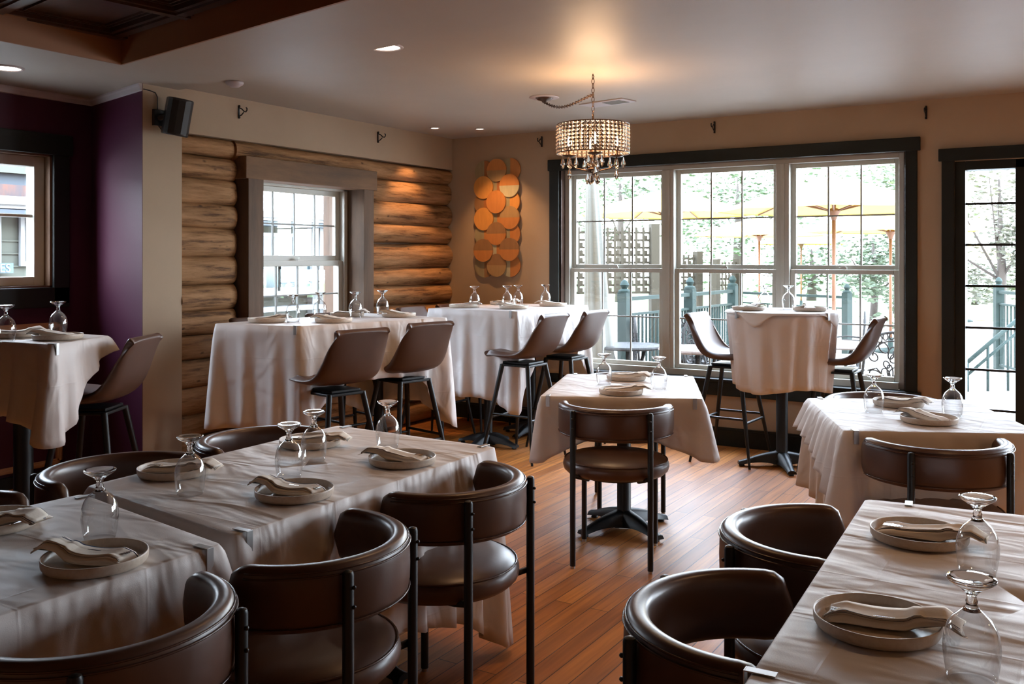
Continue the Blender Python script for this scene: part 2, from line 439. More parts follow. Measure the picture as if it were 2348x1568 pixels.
# ceiling: main plane, dropped band round the tray, tray
T0, T1, T2, T3c = (-4.585, 3.285), (2.0, 2.19), (2.0, -2.2), (-4.66, -2.2)
K0, K1 = (-4.97, 3.965), (RX + .2, 2.74)
b = MB()
b.prism([K0, K1, (RX + .2, WY + .2), (-5.15, WY + .2), (-5.15, 3.99)], CZ, 2.82)
struct(b.build('ceiling', M['ceiling']), 'beige painted ceiling with soft sheen', 'ceiling')
b = MB()
b.prism([K1, K0, (-5.15, 3.99), (-6.0, 4.0), (-6.0, 3.285), T0, T1, (RX + .2, T1[1])], SZ, 2.82)
b.prism([(-6.0, 3.285), (-6.0, BY - .2), (T3c[0], BY - .2), T3c, T0], SZ, 2.82)
b.prism([T3c, (T3c[0], BY - .2), (RX + .2, BY - .2), (RX + .2, -2.2), T2], SZ, 2.82)
b.prism([T2, (RX + .2, -2.2), (RX + .2, T1[1]), T1], SZ, 2.82)
struct(b.build('trim_1', M['ceiling']), 'slightly dropped ceiling band round the wooden tray', 'ceiling')
b = MB()
for p, q in ((T0, T1), (T3c, T0), (T2, T3c), (T1, T2)):
    d = Vector((q[0] - p[0], q[1] - p[1], 0)).normalized(); nn = Vector((-d.y, d.x, 0)) if p == T0 or True else None
    cx, cy_ = -1.3, 0.3
    if nn.dot(Vector((cx - p[0], cy_ - p[1], 0))) < 0: nn = -nn
    i0 = Vector((*p, 0)) + nn * 0.012; i1 = Vector((*q, 0)) + nn * 0.012
    b.add([(p[0], p[1], SZ - .0), (q[0], q[1], SZ - .0), (i1.x, i1.y, SZ - .0), (i0.x, i0.y, SZ - .0), (p[0], p[1], 2.71), (q[0], q[1], 2.71), (i1.x, i1.y, 2.71), (i0.x, i0.y, 2.71)],
          [(0, 1, 2, 3), (4, 7, 6, 5), (0, 4, 5, 1), (1, 5, 6, 2), (2, 6, 7, 3), (3, 7, 4, 0)])
struct(b.build('trim_2', M['rust']), 'rust brown inner edge of the ceiling tray', 'ceiling trim')
b = MB()
b.prism([T0, T1, T2, T3c], 2.70, 2.78)
e1 = Vector((T1[0] - T0[0], T1[1] - T0[1])).normalized(); e2 = Vector((e1.y, -e1.x))
def tray(u, v): return (T0[0] + e1.x * u + e2.x * v, T0[1] + e1.y * u + e2.y * v)
def strip(u0, u1, v0, v1, z0, z1):
    b.prism([tray(u0, v0), tray(u1, v0), tray(u1, v1), tray(u0, v1)], z0, z1)
for i in range(0, 11):
    u = 0.02 + i * 0.66
    strip(u - 0.0, u + 0.10, 0.0, 5.2, 2.672, 2.70); strip(u + 0.025, u + 0.075, 0.0, 5.2, 2.660, 2.672)
for j in range(0, 9):
    v = 0.02 + j * 0.62
    strip(0, 6.6, v, v + 0.10, 2.673, 2.70); strip(0, 6.6, v + 0.025, v + 0.075, 2.661, 2.673)
for i in range(10):
    for j in range(8):
        u = 0.02 + i * 0.66 + .10; v = 0.02 + j * 0.62 + .10
        for k, s_ in ((0.02, .008), (0.05, .006)):
            a0, a1, c0, c1 = u + k, u + .56 - k, v + k, v + .52 - k
            strip(a0, a1, c0, c0 + s_, 2.688, 2.70); strip(a0, a1, c1 - s_, c1, 2.688, 2.70)
            strip(a0, a0 + s_, c0, c1, 2.688, 2.70); strip(a1 - s_, a1, c0, c1, 2.688, 2.70)
struct(b.build('trim_3', M['darkpanel']), 'dark panelled wood ceiling inside the tray', 'ceiling panelling')
# crown moulding on the plum walls
b = MB()
def crown(p, q, nn):
    pr_ = [(0, SZ), (0.022, SZ), (0.022, SZ - .010), (0.016, SZ - .02), (0.012, SZ - .042), (0, SZ - .046)]
    rings = []
    for pt in (p, q): rings.append([(pt[0] + nn[0] * a, pt[1] + nn[1] * a, z) for a, z in pr_])
    b.ring_loft(rings)
crown((PX, BY), (PX, 3.885), (1, 0)); crown((PX, 3.885), (LX, 3.688), (-.24, -.97))
struct(b.build('trim_4', M['white_trim']), 'thin pale crown moulding above the plum walls', 'moulding')
# panel moulding frame on plum wall
b = MB()
for (y0, y1, z0, z1) in ((2.35, 3.66, 0.99, 1.03), (2.35, 3.66, 0.10, 0.135), (3.625, 3.66, 0.10, 1.03), (2.35, 2.385, .1, 1.03)):
    b.box(PX, PX + .022, y0, y1, z0, z1)
    b.box(PX + .022, PX + .03, y0 + .01, y1 - .01, z0 + .01, z1 - .01)
struct(b.build('trim_5', M['copper_wood']), 'golden brown picture frame moulding low on the plum wall', 'moulding')
b = MB(); b.box(PX, PX + .02, BY, 3.88, 0, 0.075); struct(b.build('baseboard_alcove', M['blacktrim']), 'dark baseboard under the plum wall', 'baseboard')
b = MB(); b.box(-4.93, -0.83, WY - .025, WY, 0, 0.125); b.box(-4.93, -0.83, WY - .018, WY, .125, .14)
struct(b.build('baseboard_back', M['blacktrim']), 'black baseboard under the big window', 'baseboard')

# logs
b = MB()
random.seed(4)
GR = [2.262, 2.12, 1.93, 1.735, 1.575, 1.37, 1.215, 1.05, 0.875, 0.70, 0.53, 0.36, 0.19, 0.02]
GL = [2.262, 2.135, 1.985, 1.815, 1.65, 1.455, 1.27, 1.10, 0.94, 0.78, 0.60, 0.42, 0.27, 0.12, 0.0]
def log(y0, y1, z0, z1, seed, taper_end=None):
    n = max(8, int((y1 - y0) / 0.05)); k = 12; rings = []
    for i in range(n + 1):
        y = y0 + (y1 - y0) * i / n; ring = []
        dz = 0.018 * noise.noise(Vector((seed * 3.1, y * 0.9, 0))); dw = 0.014 * noise.noise(Vector((seed * 7.7, y * 2.1, 3)))
        sc = 1.0
        if taper_end is not None:
            e = abs(y - taper_end); sc = min(1, 0.25 + 0.75 * (min(1, e / .12)) ** .6)
        for j in range(k + 1):
            a = -PI / 2 + PI * j / k
            zz = (z0 + z1) / 2 + dz + (z1 - z0) * 0.53 * math.sin(a)
            xx = LX - 0.115 + (0.115 + dw) * sc * math.cos(a) ** 0.75
            nz = noise.noise(Vector((seed * 5 + xx * 3, y * 5, zz * 16))) * 0.006
            ring.append((xx + nz, y, zz + nz * .5))
        ring.append((LX - .17, y, z1 + dz)); ring.append((LX - .17, y, z0 + dz))
        rings.append(ring)
    b.ring_loft(rings)
for i in range(len(GL) - 1): log(3.985, 4.485, GL[i + 1], GL[i], i + 1, 4.52)
for i in range(len(GR) - 1): log(5.83, 6.995, GR[i + 1], GR[i], i + 31)
for i, (z0, z1) in enumerate(((2.12, 2.262),)): log(4.45, 5.86, z0, z1, 77)
for i, (z0, z1) in enumerate(((0.70, 0.86), (0.53, 0.70), (0.36, 0.53), (0.18, 0.36), (0.0, 0.18))): log(4.45, 5.86, z0, z1, 80 + i)
struct(b.build('wall_logs', M['log'], smooth=True, auto=60), 'wall of stacked honey-coloured peeled logs', 'log wall')
b = MB()
b.box(LX - .16, LX - .10, 3.985, 4.5, 0, 2.25); b.box(LX - .16, LX - .10, 5.8, 6.99, 0, 2.25)
struct(b.build('trim_6', M['barn_h']), 'dark chinking behind the logs', 'chinking')

# ---- generic double hung window, local u (along), v (outward depth), built by mapping function
def dh_unit(mp, u0, u1, z0, zm, z1, fw, cols, parent, hidden_left=0):
    """frame + two sashes + muntins + panes. mp(u,d,z)->xyz, d = depth towards outside"""
    def bx(bb, a0, a1, d0, d1, c0, c1):
        vs = [mp(u, d, z) for z in (c0, c1) for d in (d0, d1) for u in (a0, a1)]
        bb.add(vs, [(0, 2, 3, 1), (4, 5, 7, 6), (0, 1, 5, 4), (2, 6, 7, 3), (0, 4, 6, 2), (1, 3, 7, 5)])
    for nm, a, c, d in (('sash', zm, z1, 0.045), ('sash', z0, zm, 0.01)):
        bb = MB(); lo = fw * 1.15 if nm else fw
        bx(bb, u0, u0 + fw, d, d + .035, a, c); bx(bb, u1 - fw, u1, d, d + .035, a, c)
        bx(bb, u0 + fw, u1 - fw, d, d + .035, c - fw * .9, c)
        bx(bb, u0 + fw, u1 - fw, d, d + .035, a, a + (fw * .9))
        so = bb.build(nm, M['vinyl'], parent, bevel=.003)
        bb = MB(); gz0, gz1 = a + fw * .9, c - fw * .9; gu0, gu1 = u0 + fw, u1 - fw; m_ = 0.006
        for q in range(1, cols):
            u = gu0 + (gu1 - gu0) * q / cols
            bx(bb, u - m_, u + m_, d + .012, d + .024, gz0, gz1)
        z = (gz0 + gz1) / 2
        bx(bb, gu0, gu1, d + .013, d + .023, z - m_, z + m_)
        bb.build('muntin_grid', M['muntin'], so)
        bb = MB(); bx(bb, gu0 - .004, gu1 + .004, d + .027, d + .030, gz0 - .004, gz1 + .004)
        bb.build('pane', M['pane'], so)
    bb = MB(); uc = (u0 + u1) / 2
    bx(bb, uc - .028, uc + .028, -0.008, 0.012, zm + .002, zm + .016); bx(bb, uc - .012, uc + .022, -0.008, .004, zm + .014, zm + .026)
    bb.build('latch', M['vinyl'], parent)

# big triple window
win = empty('window_1', (-2.44, WY, 0.5)); struct(win, 'large triple double-hung window with black casing facing the patio', 'window')
inv = Vector((-2.44, WY, 0.5))
mpY = lambda u, d, z: (u + 2.44, d + 0.085, z - 0.5)
b = MB(); o = -2.44
def lb(x0, x1, y0, y1, z0, z1): b.box(x0 + 2.44, x1 + 2.44, y0 - WY, y1 - WY, z0 - .5, z1 - .5)
lb(-3.918, -3.828, WY - .022, WY, 0.51, 2.235); lb(-1.065, -0.985, WY - .022, WY, 0.51, 2.235)
lb(-3.93, -0.965, WY - .03, WY, 2.20, 2.295)
lb(-3.918, -0.985, WY - .022, WY, 0.385, 0.50); 
b.build('casing', M['blacktrim'], win, bevel=.004)
b = MB(); lb(-3.93, -0.96, WY - .045, WY + .08, 0.495, 0.515); b.build('sill', M['blacktrim'], win, bevel=.004)
b = MB(); lb(-3.828, -3.812, WY, WY + .2, .515, 2.21); lb(-1.075, -1.058, WY, WY + .2, .515, 2.21); lb(-3.82, -1.07, WY, WY + .2, 2.199, 2.215)
b.build('jamb', M['jamb'], win)
b = MB()
lb(-3.812, -3.77, WY + .07, WY + .18, .515, 2.2); lb(-1.118, -1.075, WY + .07, WY + .18, .515, 2.2)
lb(-3.77, -1.118, WY + .07, WY + .18, 2.165, 2.2); lb(-3.77, -1.118, WY + .05, WY + .18, .515, .565)
lb(-2.915, -2.815, WY + .065, WY + .18, .565, 2.165); lb(-1.992, -1.892, WY + .065, WY + .18, .565, 2.165)
lb(-2.88, -2.85, WY + .055, WY + .07, .565, 2.165); lb(-1.957, -1.927, WY + .055, WY + .07, .565, 2.165)
b.build('window_frame', M['vinyl'], win, bevel=.003)
for (u0, u1) in ((-3.77, -2.915), (-2.815, -1.992), (-1.892, -1.118)):
    dh_unit(mpY, u0, u1, 0.565, 1.365, 2.165, 0.037, 3, win)

# log window
lw = empty('window_2', (LX, 5.2, 0.9)); struct(lw, 'white double-hung window framed in weathered boards in the log wall', 'window')
mpX = lambda u, d, z: (-d - 0.13, u - 5.2, z - 0.9)
b = MB()
def lb(x0, x1, y0, y1, z0, z1): b.box(x0 - LX, x1 - LX, y0 - 5.2, y1 - 5.2, z0 - .9, z1 - .9)
lb(LX - .12, LX + .045, 4.505, 4.645, 0.86, 2.02); lb(LX - .12, LX + .045, 5.715, 5.835, 0.86, 2.02)
b.build('side_board', M['barn'], lw, bevel=.004)
b = MB(); lb(LX - .12, LX + .055, 4.475, 5.865, 2.00, 2.155); b.build('header_board', M['barn_h'], lw, bevel=.004)
b = MB(); lb(LX - .38, LX - .12, 4.60, 4.66, 0.86, 2.03); lb(LX - .38, LX - .12, 5.70, 5.75, .86, 2.03); lb(LX - .38, LX - .12, 4.6, 5.75, 2.02, 2.06)
b.build('jamb', M['barn'], lw)
b = MB(); lb(LX - .38, LX + .05, 4.5, 5.84, 0.84, 0.88); b.build('sill', M['barn_h'], lw)
b = MB()
lb(LX - .24, LX - .12, 4.66, 4.69, .88, 2.02); lb(LX - .24, LX - .12, 5.665, 5.70, .88, 2.02); lb(LX - .24, LX - .12, 4.66, 5.70, 1.985, 2.02); lb(LX - .24, LX - .12, 4.66, 5.7, .88, .91)
b.build('window_frame', M['vinyl'], lw, bevel=.003)
dh_unit(mpX, 4.69, 5.665, 0.91, 1.43, 1.985, 0.045, 4, lw)

# plum wall window
pw = empty('window_3', (PX, 3.05, 1.26)); struct(pw, 'window with almond frame and wide black casing in the plum wall', 'window')
b = MB()
def lb(x0, x1, y0, y1, z0, z1): b.box(x0 - PX, x1 - PX, y0 - 3.05, y1 - 3.05, z0 - 1.26, z1 - 1.26)
lb(PX, PX + .025, 3.60, 3.71, 1.15, 2.13); lb(PX, PX + .025, 2.39, 2.5, 1.15, 2.13); lb(PX, PX + .032, 2.37, 3.73, 2.125, 2.26); lb(PX, PX + .025, 2.39, 3.71, 1.13, 1.26)
b.build('casing', M['blacktrim'], pw, bevel=.004)
b = MB(); lb(PX - .2, PX, 3.585, 3.6, 1.26, 2.125); lb(PX - .2, PX, 2.5, 2.515, 1.26, 2.125); lb(PX - .2, PX, 2.5, 3.6, 1.26, 1.272); lb(PX - .2, PX, 2.5, 3.6, 2.113, 2.125)
b.build('jamb', M['darkjamb'], pw)
b = MB()
lb(PX - .15, PX - .06, 3.515, 3.585, 1.272, 2.113); lb(PX - .15, PX - .06, 2.515, 2.58, 1.272, 2.113); lb(PX - .15, PX - .06, 2.58, 3.515, 2.045, 2.113); lb(PX - .15, PX - .06, 2.58, 3.515, 1.272, 1.33)
lb(PX - .13, PX - .08, 2.58, 3.515, 1.715, 1.735)
b.build('window_frame', M['vinyl'], pw, bevel=.004)
b = MB(); lb(PX - .115, PX - .11, 2.575, 3.52, 1.325, 2.05); b.build('pane', M['pane'], pw)

# door with sidelight (right edge of the photo)
dr = empty('door_1', (0.1, WY, 0)); struct(dr, 'black framed patio door and sidelight with narrow glazed panes', 'door')
b = MB()
def lb(x0, x1, y0, y1, z0, z1): b.box(x0 - .1, x1 - .1, y0 - WY, y1 - WY, z0, z1)
lb(-0.83, -0.75, WY - .025, WY, 0, 2.12); lb(-0.85, 1.05, WY - .032, WY, 2.115, 2.20); lb(0.95, 1.03, WY - .025, WY, 0, 2.12)
b.build('casing', M['blacktrim'], dr, bevel=.004)
b = MB()
lb(-0.75, -0.685, WY, WY + .14, 0, 2.11); lb(-.385, -.19, WY, WY + .14, 0, 2.11); lb(.88, .95, WY, WY + .14, 0, 2.11); lb(-.685, .88, WY, WY + .14, 2.05, 2.11)
lb(-.685, -.385, WY + .01, WY + .12, 0, .28)
b.build('door_frame', M['blacktrim'], dr, bevel=.003)
b = MB()
for z in (.424, .693, .978, 1.262, 1.541, 1.82): lb(-.685, -.385, WY + .03, WY + .045, z - .008, z + .008)
b.build('muntin_grid', M['blacktrim'], dr)
b = MB(); lb(-.69, -.38, WY + .05, WY + .056, .27, 2.06); b.build('pane', M['pane'], dr)
b = MB()
lb(-.19, -.05, WY + .02, WY + .07, 0.02, 2.05); lb(.76, .88, WY + .02, WY + .07, .02, 2.05); lb(-.05, .76, WY + .02, WY + .07, 1.93, 2.05); lb(-.05, .76, WY + .02, WY + .07, .02, .28)
leaf = b.build('door_leaf', M['blacktrim'], dr)
b = MB(); lb(-.055, .765, WY + .04, WY + .046, .275, 1.935); b.build('pane', M['pane'], leaf)

added_win = empty('added_window', (2.55, WY, .5)); struct(added_win, 'added unseen window on the same wall, lighting the foreground', 'window')  # out of view, added to bring more daylight onto the foreground tables
b = MB()
def lb(x0, x1, y0, y1, z0, z1): b.box(x0 - 2.55, x1 - 2.55, y0 - WY, y1 - WY, z0 - .5, z1 - .5)
lb(1.4, 1.5, WY - .02, WY, .4, 2.3); lb(3.6, 3.7, WY - .02, WY, .4, 2.3); lb(1.4, 3.7, WY - .03, WY, 2.2, 2.3); lb(1.4, 3.7, WY - .03, WY, .4, .5)
b.build('casing', M['blacktrim'], added_win)
b = MB()
lb(1.5, 1.56, WY + .05, WY + .15, .5, 2.2); lb(3.54, 3.6, WY + .05, WY + .15, .5, 2.2); lb(2.51, 2.59, WY + .05, WY + .15, .5, 2.2); lb(1.5, 3.6, WY + .05, WY + .15, .5, .56); lb(1.5, 3.6, WY + .05, WY + .15, 2.14, 2.2); lb(1.5, 3.6, WY + .05, WY + .15, 1.33, 1.38)
b.build('window_frame', M['vinyl'], added_win)
b = MB(); lb(1.55, 3.55, WY + .10, WY + .105, .55, 2.15); b.build('pane', M['pane'], added_win)

# ---------------------------------------------------------------- lamps
def spot(loc, power, col, size, blend=.5, rad=.05, tgt=None, par=None):
    l = bpy.data.lights.new('lamp_light', 'SPOT'); l.energy = power; l.color = col; l.spot_size = R(size); l.spot_blend = blend; l.shadow_soft_size = rad
    o = bpy.data.objects.new('lamp_light', l); C.objects.link(o); o.location = loc
    if tgt: o.rotation_euler = (Vector(tgt) - Vector(loc)).to_track_quat('-Z', 'Y').to_euler()
    return o
WARM = (1.0, 0.55, 0.25)
def downlight(x, y, z, r, label, power, size=110, disc=True, tgt=None, group='recessed ceiling lights'):
    t = empty('recessed_light', (x, y, z)); tag(t, label, 'ceiling light', group)
    b = MB(); b.lathe([(r, 0.001), (r * 1.22, 0.001), (r * 1.25, -.003), (r * 1.2, -.007), (r * 1.02, -.008), (r, -.003)], 28)
    b.build('trim_ring', M['white_trim'], t, True)
    b = MB(); b.lathe([(r * 1.0, 0.0), (r * 1.0, -.003), (r * .5, -.005), (0, -.005)], 28); b.build('diffuser', M['lampdisc'], t, True)
    if power: spot((x, y, z - .012), power, WARM, size, .7, r * .7, tgt or (x, y, 0))
downlight(-3.085, 3.762, CZ, .075, 'recessed ceiling light clipped by the ceiling step, right of the wooden tray', 45)
downlight(-5.199, 2.983, SZ, .075, 'recessed light in the dropped band above the plum wall window', 20)
downlight(-4.645, 6.312, CZ, .034, 'small recessed spotlight nearest the log wall corner', 60, 62, tgt=(-5.05, 6.32, 1.3))
downlight(-4.352, 6.554, CZ, .034, 'small recessed spotlight above the round-disc wall art', 60, 80, tgt=(-4.36, 6.85, 1.2))
# extra unseen ceiling lights, added to warm and brighten the foreground
for (x, y) in ((-1.2, -3.1), (2.9, 0.6), (2.9, -3.0), (-3.0, -3.2), (2.9, 3.6), (-1.7, 3.1), (0.2, 2.85)):
    t = empty('recessed_light', (x, y, CZ if y > 3.2 else SZ)); tag(t, 'added recessed ceiling light out of view', 'ceiling light', 'added unseen recessed lights')
    b = MB(); b.lathe([(.075, 0), (.092, 0), (.092, -.008), (.075, -.004)], 20); b.build('trim_ring', M['white_trim'], t, True)
    b = MB(); b.lathe([(.075, 0), (.075, -.003), (0, -.005)], 20); b.build('diffuser', M['lampdisc'], t, True)
    spot((x, y, SZ - .014), 90 if y < 2 or y > 3.2 else 26, WARM, 150 if y < 2 or y > 3.2 else 125, .8, .06, (x, y, 0))

# smoke detector / sensor
b = MB(); b.lathe([(0.055, 0), (.055, -.01), (.05, -.018), (.03, -.03), (.026, -.034), (0, -.034)], 24)
o = b.build('smoke_detector', M['white_trim'], smooth=True, loc=(-4.50, 4.02, CZ)); tag(o, 'small round pale ceiling detector above the log wall', 'detector')
# vent
t = empty('ceiling_vent', (-2.86, 5.93, CZ), R(-12)); tag(t, 'white rectangular ceiling air vent behind the chandelier chain', 'vent')
b = MB(); b.box(-.19, .19, -.085, .085, -.008, 0); b.build('vent_frame', M['white_trim'], t, bevel=.003)
b = MB()
for i in range(9): b.box(.0, .15, -.055 + i * .0125, -.049 + i * .0125, -.011, -.008)
b.box(.0, .15, -.06, .06, -.0095, -.008)
b.build('slats', M['vent'], t)

# wall hooks
def hook(loc, rz, label):
    t = empty('wall_hook', loc, rz); tag(t, label, 'hook', 'dark wall hooks near the ceiling')
    b = MB(); b.box(-.006, .006, 0, .006, -.045, .045); b.sphere((0, .008, .04), .008, 6); b.sphere((0, .008, -.038), .008, 6); b.build('plate', M['blackmetal'], t)
    b = MB(); b.tube([(0, .005, .03), (0, .03, .02), (0, .055, .0), (0, .07, -.004), (0, .082, .006), (0, .082, .02), (0, .074, .024)], .0045, 6)
    b.tube([(0, .005, -.03), (0, .03, -.022), (0, .05, -.006)], .004, 6); b.build('hook_arm', M['blackmetal'], t, True)
hook((-4.0, WY, 2.46), PI, 'dark hook above the left end of the big window')
hook((-2.45, WY, 2.47), PI, 'dark hook above the middle of the big window')
hook((-0.93, WY, 2.46), PI, 'dark hook above the gap between big window and patio door')
hook((LX, 4.457, 2.455), -PI / 2, 'dark hook on the left wall nearest the speaker')
hook((LX, 5.935, 2.445), -PI / 2, 'dark hook on the left wall nearest the corner spotlights')

# speaker
t = empty('wall_speaker', (LX, 3.80, 2.33), 0); tag(t, 'black wall speaker tilted down on a bracket at the beige column', 'speaker')
mt = Matrix.Translation((.135, .045, 0)) @ Matrix.Rotation(R(-9), 4, 'X') @ Matrix.Rotation(R(-28), 4, 'Z') @ Matrix.Rotation(R(12), 4, 'Y')
b = MB(); rings = []
for z, s_ in ((-.115, .94), (-.108, 1), (.108, 1), (.115, .94)):
    rg = [(-.06, -.075), (-.06, .075), (0.03, .075), (.062, .055), (.078, .02), (.078, -.02), (.062, -.055), (.03, -.075)]
    rings.append([mt @ Vector((x * s_, y * s_, z)) for x, y in rg])
b.ring_loft(rings); b.build('cabinet', M['blackplastic'], t, auto=30, smooth=True)
b = MB(); rings = []
for z in (-.1, .1):
    rings.append([mt @ Vector((x, y, z)) for x, y in [(.035, .074), (.066, .056), (.0815, .02), (.0815, -.02), (.066, -.056), (.035, -.074), (.03, 0)]])
b.ring_loft(rings); b.build('grille', M['blackmetal'], t)
b = MB(); b.box(0, .02, -.04, .04, -.05, .05); b.tube([(.015, 0, 0), (.05, .015, .005), (.09, .035, 0)], .02, 10); b.build('bracket', M['blackplastic'], t)
b = MB(); b.tube([(.004, -.105, .165), (.004, -.06, .163), (.006, -.02, .155), (.006, -.005, .13), (.008, -.006, .05)], .0035, 6)
b.tube([(.01, 0, -.05), (.03, .01, -.08), (.08, .03, -.09)], .003, 6); b.build('cable', M['blackplastic'], t)

# ---------------------------------------------------------------- wall art
t = empty('wall_art', (-4.45, WY, 1.80)); tag(t, 'tall wall art of overlapping two-tone wooden discs on the beige wall', 'wall art')
cols = {'o': (0.62, 0.27, 0.06), 'a': (0.52, 0.20, 0.05), 'b': (0.30, 0.15, 0.06), 's': (0.33, 0.27, 0.15), 'w': (0.48, 0.42, 0.26), 'r': (0.36, 0.13, 0.04), 't': (0.40, 0.24, 0.10)}
AM = {k: mat('painted disc ' + k, v, 0.5, var=(tuple(c * .8 for c in v), (30, 30, 6), .3, .7)) for k, v in cols.items()}
random.seed(8)
lay = [  # per column: (colour a, colour b, split dir) split v=vertical line, h=horizontal line
    [('s', 'r', 'v'), ('o', 'o', 'h'), ('b', 'r', 'v'), ('o', 'o', 'h'), ('s', 'a', 'v'), ('b', 'a', 'h'), ('s', 'b', 'v')],
    [('a', 't', 'h'), ('s', 'r', 'v'), ('a', 'a', 'h'), ('s', 'a', 'v'), ('b', 'a', 'h'), ('w', 'a', 'v'), ('b', 't', 'h')],
    [('s', 'a', 'v'), ('a', 'w', 'h'), ('s', 'o', 'v'), ('t', 'a', 'h'), ('s', 'a', 'v'), ('b', 'a', 'h'), ('w', 'a', 'v')]]
for c_ in range(3):
    for r_ in range(7):
        ca, cb, sp = lay[c_][r_]
        x = (-.137, 0.0, .137)[c_]; z = .425 - r_ * .141 + (0.008 if c_ else 0) 
        dpt = 0.014 + 0.014 * ((r_ + c_) % 2) + .004 * (r_ % 3)
        yy = -dpt; n = 32; rr = .102
        b = MB(); ang0 = 0 if sp == 'h' else PI / 2
        for h in (0, 1):
            pts = [(x + rr * math.cos(ang0 + PI * h + PI * j / n), z + rr * math.sin(ang0 + PI * h + PI * j / n)) for j in range(n + 1)]
            vs = [(px, yy - .006, pz) for px, pz in pts] + [(px, yy + .007, pz) for px, pz in pts]; k = n + 1
            b.add(vs, [tuple(range(k)), tuple(range(k, 2 * k))[::-1]] + [(i, (i + 1) % k, k + (i + 1) % k, k + i) for i in range(k)], mi=h)
        b.build('disc', [AM[ca], AM[cb]] if sp == 'h' else [AM[ca], AM[cb]], t)
b = MB(); b.box(-.15, .15, -.012, 0, -.42, .42); b.build('backing', AM['b'], t)

# ---------------------------------------------------------------- chandelier
CHX, CHY = -2.485, 4.959
ch = empty('chandelier', (CHX, CHY, CZ)); tag(ch, 'bronze drum chandelier of lit crystal beads hanging on a swagged chain', 'chandelier')
b = MB()
ZT, ZB, RS = -.305, -.475, .215
for i in range(9):
    z = ZT + (ZB - ZT) * i / 8
    b.tube([(RS * math.cos(a), RS * math.sin(a), z) for a in [2 * PI * k / 48 for k in range(48)]], .0022 if 0 < i < 8 else .0035, 5, loop=True)
for k in range(48):
    a = 2 * PI * k / 48
    b.tube([(RS * math.cos(a), RS * math.sin(a), ZT), (RS * math.cos(a), RS * math.sin(a), ZB)], .0015, 4)
for k in range(3):
    a = 2 * PI * k / 3 + .3
    b.tube([(0, 0, ZT), (RS * math.cos(a), RS * math.sin(a), ZT)], .003, 5)
b.build('shade_frame', M['bronze'], ch)
M['bead'] = mat('lit crystal bead', (0.95, 0.85, 0.78), 0.08, spec=.8)
nt = M['bead'].node_tree.nodes['Principled BSDF']; nt.inputs['Transmission Weight'].default_value = .8; nt.inputs['IOR'].default_value = 1.45
nt.inputs['Roughness'].default_value = .12
b = MB()
for i in range(8):
    z = ZT + (ZB - ZT) * (i + .5) / 8
    for k in range(48):
        a = 2 * PI * (k + .5) / 48; mt = Matrix.Translation((RS * math.cos(a), RS * math.sin(a), z)) @ Matrix.Rotation(a, 4, 'Z')
        r_ = .0095
        vs = [mt @ Vector(v) for v in ((-.007, 0, 0), (.007, 0, 0), (0, -r_, -r_), (0, r_, -r_), (0, r_, r_), (0, -r_, r_))]
        b.add(vs, [(0, 3, 2), (0, 4, 3), (0, 5, 4), (0, 2, 5), (1, 2, 3), (1, 3, 4), (1, 4, 5), (1, 5, 2)])
b.build('bead_shade', M['bead'], ch)
b = MB(); b.tube([(0, 0, -.24), (0, 0, -.6), (0, 0, -.635), (0, 0, -.65)], [.006, .008, .012, .003], 8); b.lathe([(0, -.56), (.03, -.562), (.036, -.575), (.02, -.59), (0, -.595)], 16)
b.build('stem', M['bronze'], ch, True)
M['drop'] = M['glass']
for k in range(4):
    a = 2 * PI * k / 4 + .55; dx, dy = math.cos(a), math.sin(a)
    b = MB(); b.tube([(0.01 * dx, .01 * dy, -.59), (.05 * dx, .05 * dy, -.575), (.1 * dx, .1 * dy, -.565), (.135 * dx, .135 * dy, -.54), (.14 * dx, .14 * dy, -.50)], .0045, 6)
    b.lathe([(.008, -.50), (.04, -.492), (.043, -.485), (.01, -.488), (.01, -.44), (.012, -.435)], 14, (.14 * dx, .14 * dy, 0))
    b.build('arm', M['bronze'], ch, True)
    b = MB(); b.lathe([(0, -.435), (.01, -.43), (.015, -.41), (.009, -.385), (0, -.36)], 10, (.14 * dx, .14 * dy, 0)); b.build('bulb', M['bulbglass'], ch, True)
    l = bpy.data.lights.new('bulb_light', 'POINT'); l.energy = 5.0; l.color = (1.0, .62, .33); l.shadow_soft_size = .05
    o = bpy.data.objects.new('bulb_light', l); C.objects.link(o); o.location = (CHX + .1 * dx, CHY + .1 * dy, CZ - .33)
random.seed(3)
def crystal(x, y, z, s_):
    b = MB(); b.sphere((x, y, z + .045 * s_), .006 * s_, 5)
    b.lathe([(0, .035 * s_), (.004 * s_, .033 * s_), (.013 * s_, .002), (.0145 * s_, -.006 * s_), (.008 * s_, -.022 * s_), (0, -.03 * s_)], 6, (x, y, z))
    b.build('crystal_drop', M['glass'], ch)
for k in range(4):
    a = 2 * PI * k / 4 + .55
    for q in range(4):
        aa = 2 * PI * q / 4 + .4
        crystal(.14 * math.cos(a) + .04 * math.cos(aa), .14 * math.sin(a) + .04 * math.sin(aa), -.535, 1.1)
    crystal(.14 * math.cos(a), .14 * math.sin(a), -.60, 1.0)
for k in range(5):
    a = 2 * PI * k / 5; crystal(.035 * math.cos(a), .035 * math.sin(a), -.63, 1.0)
for k in range(24):
    pass
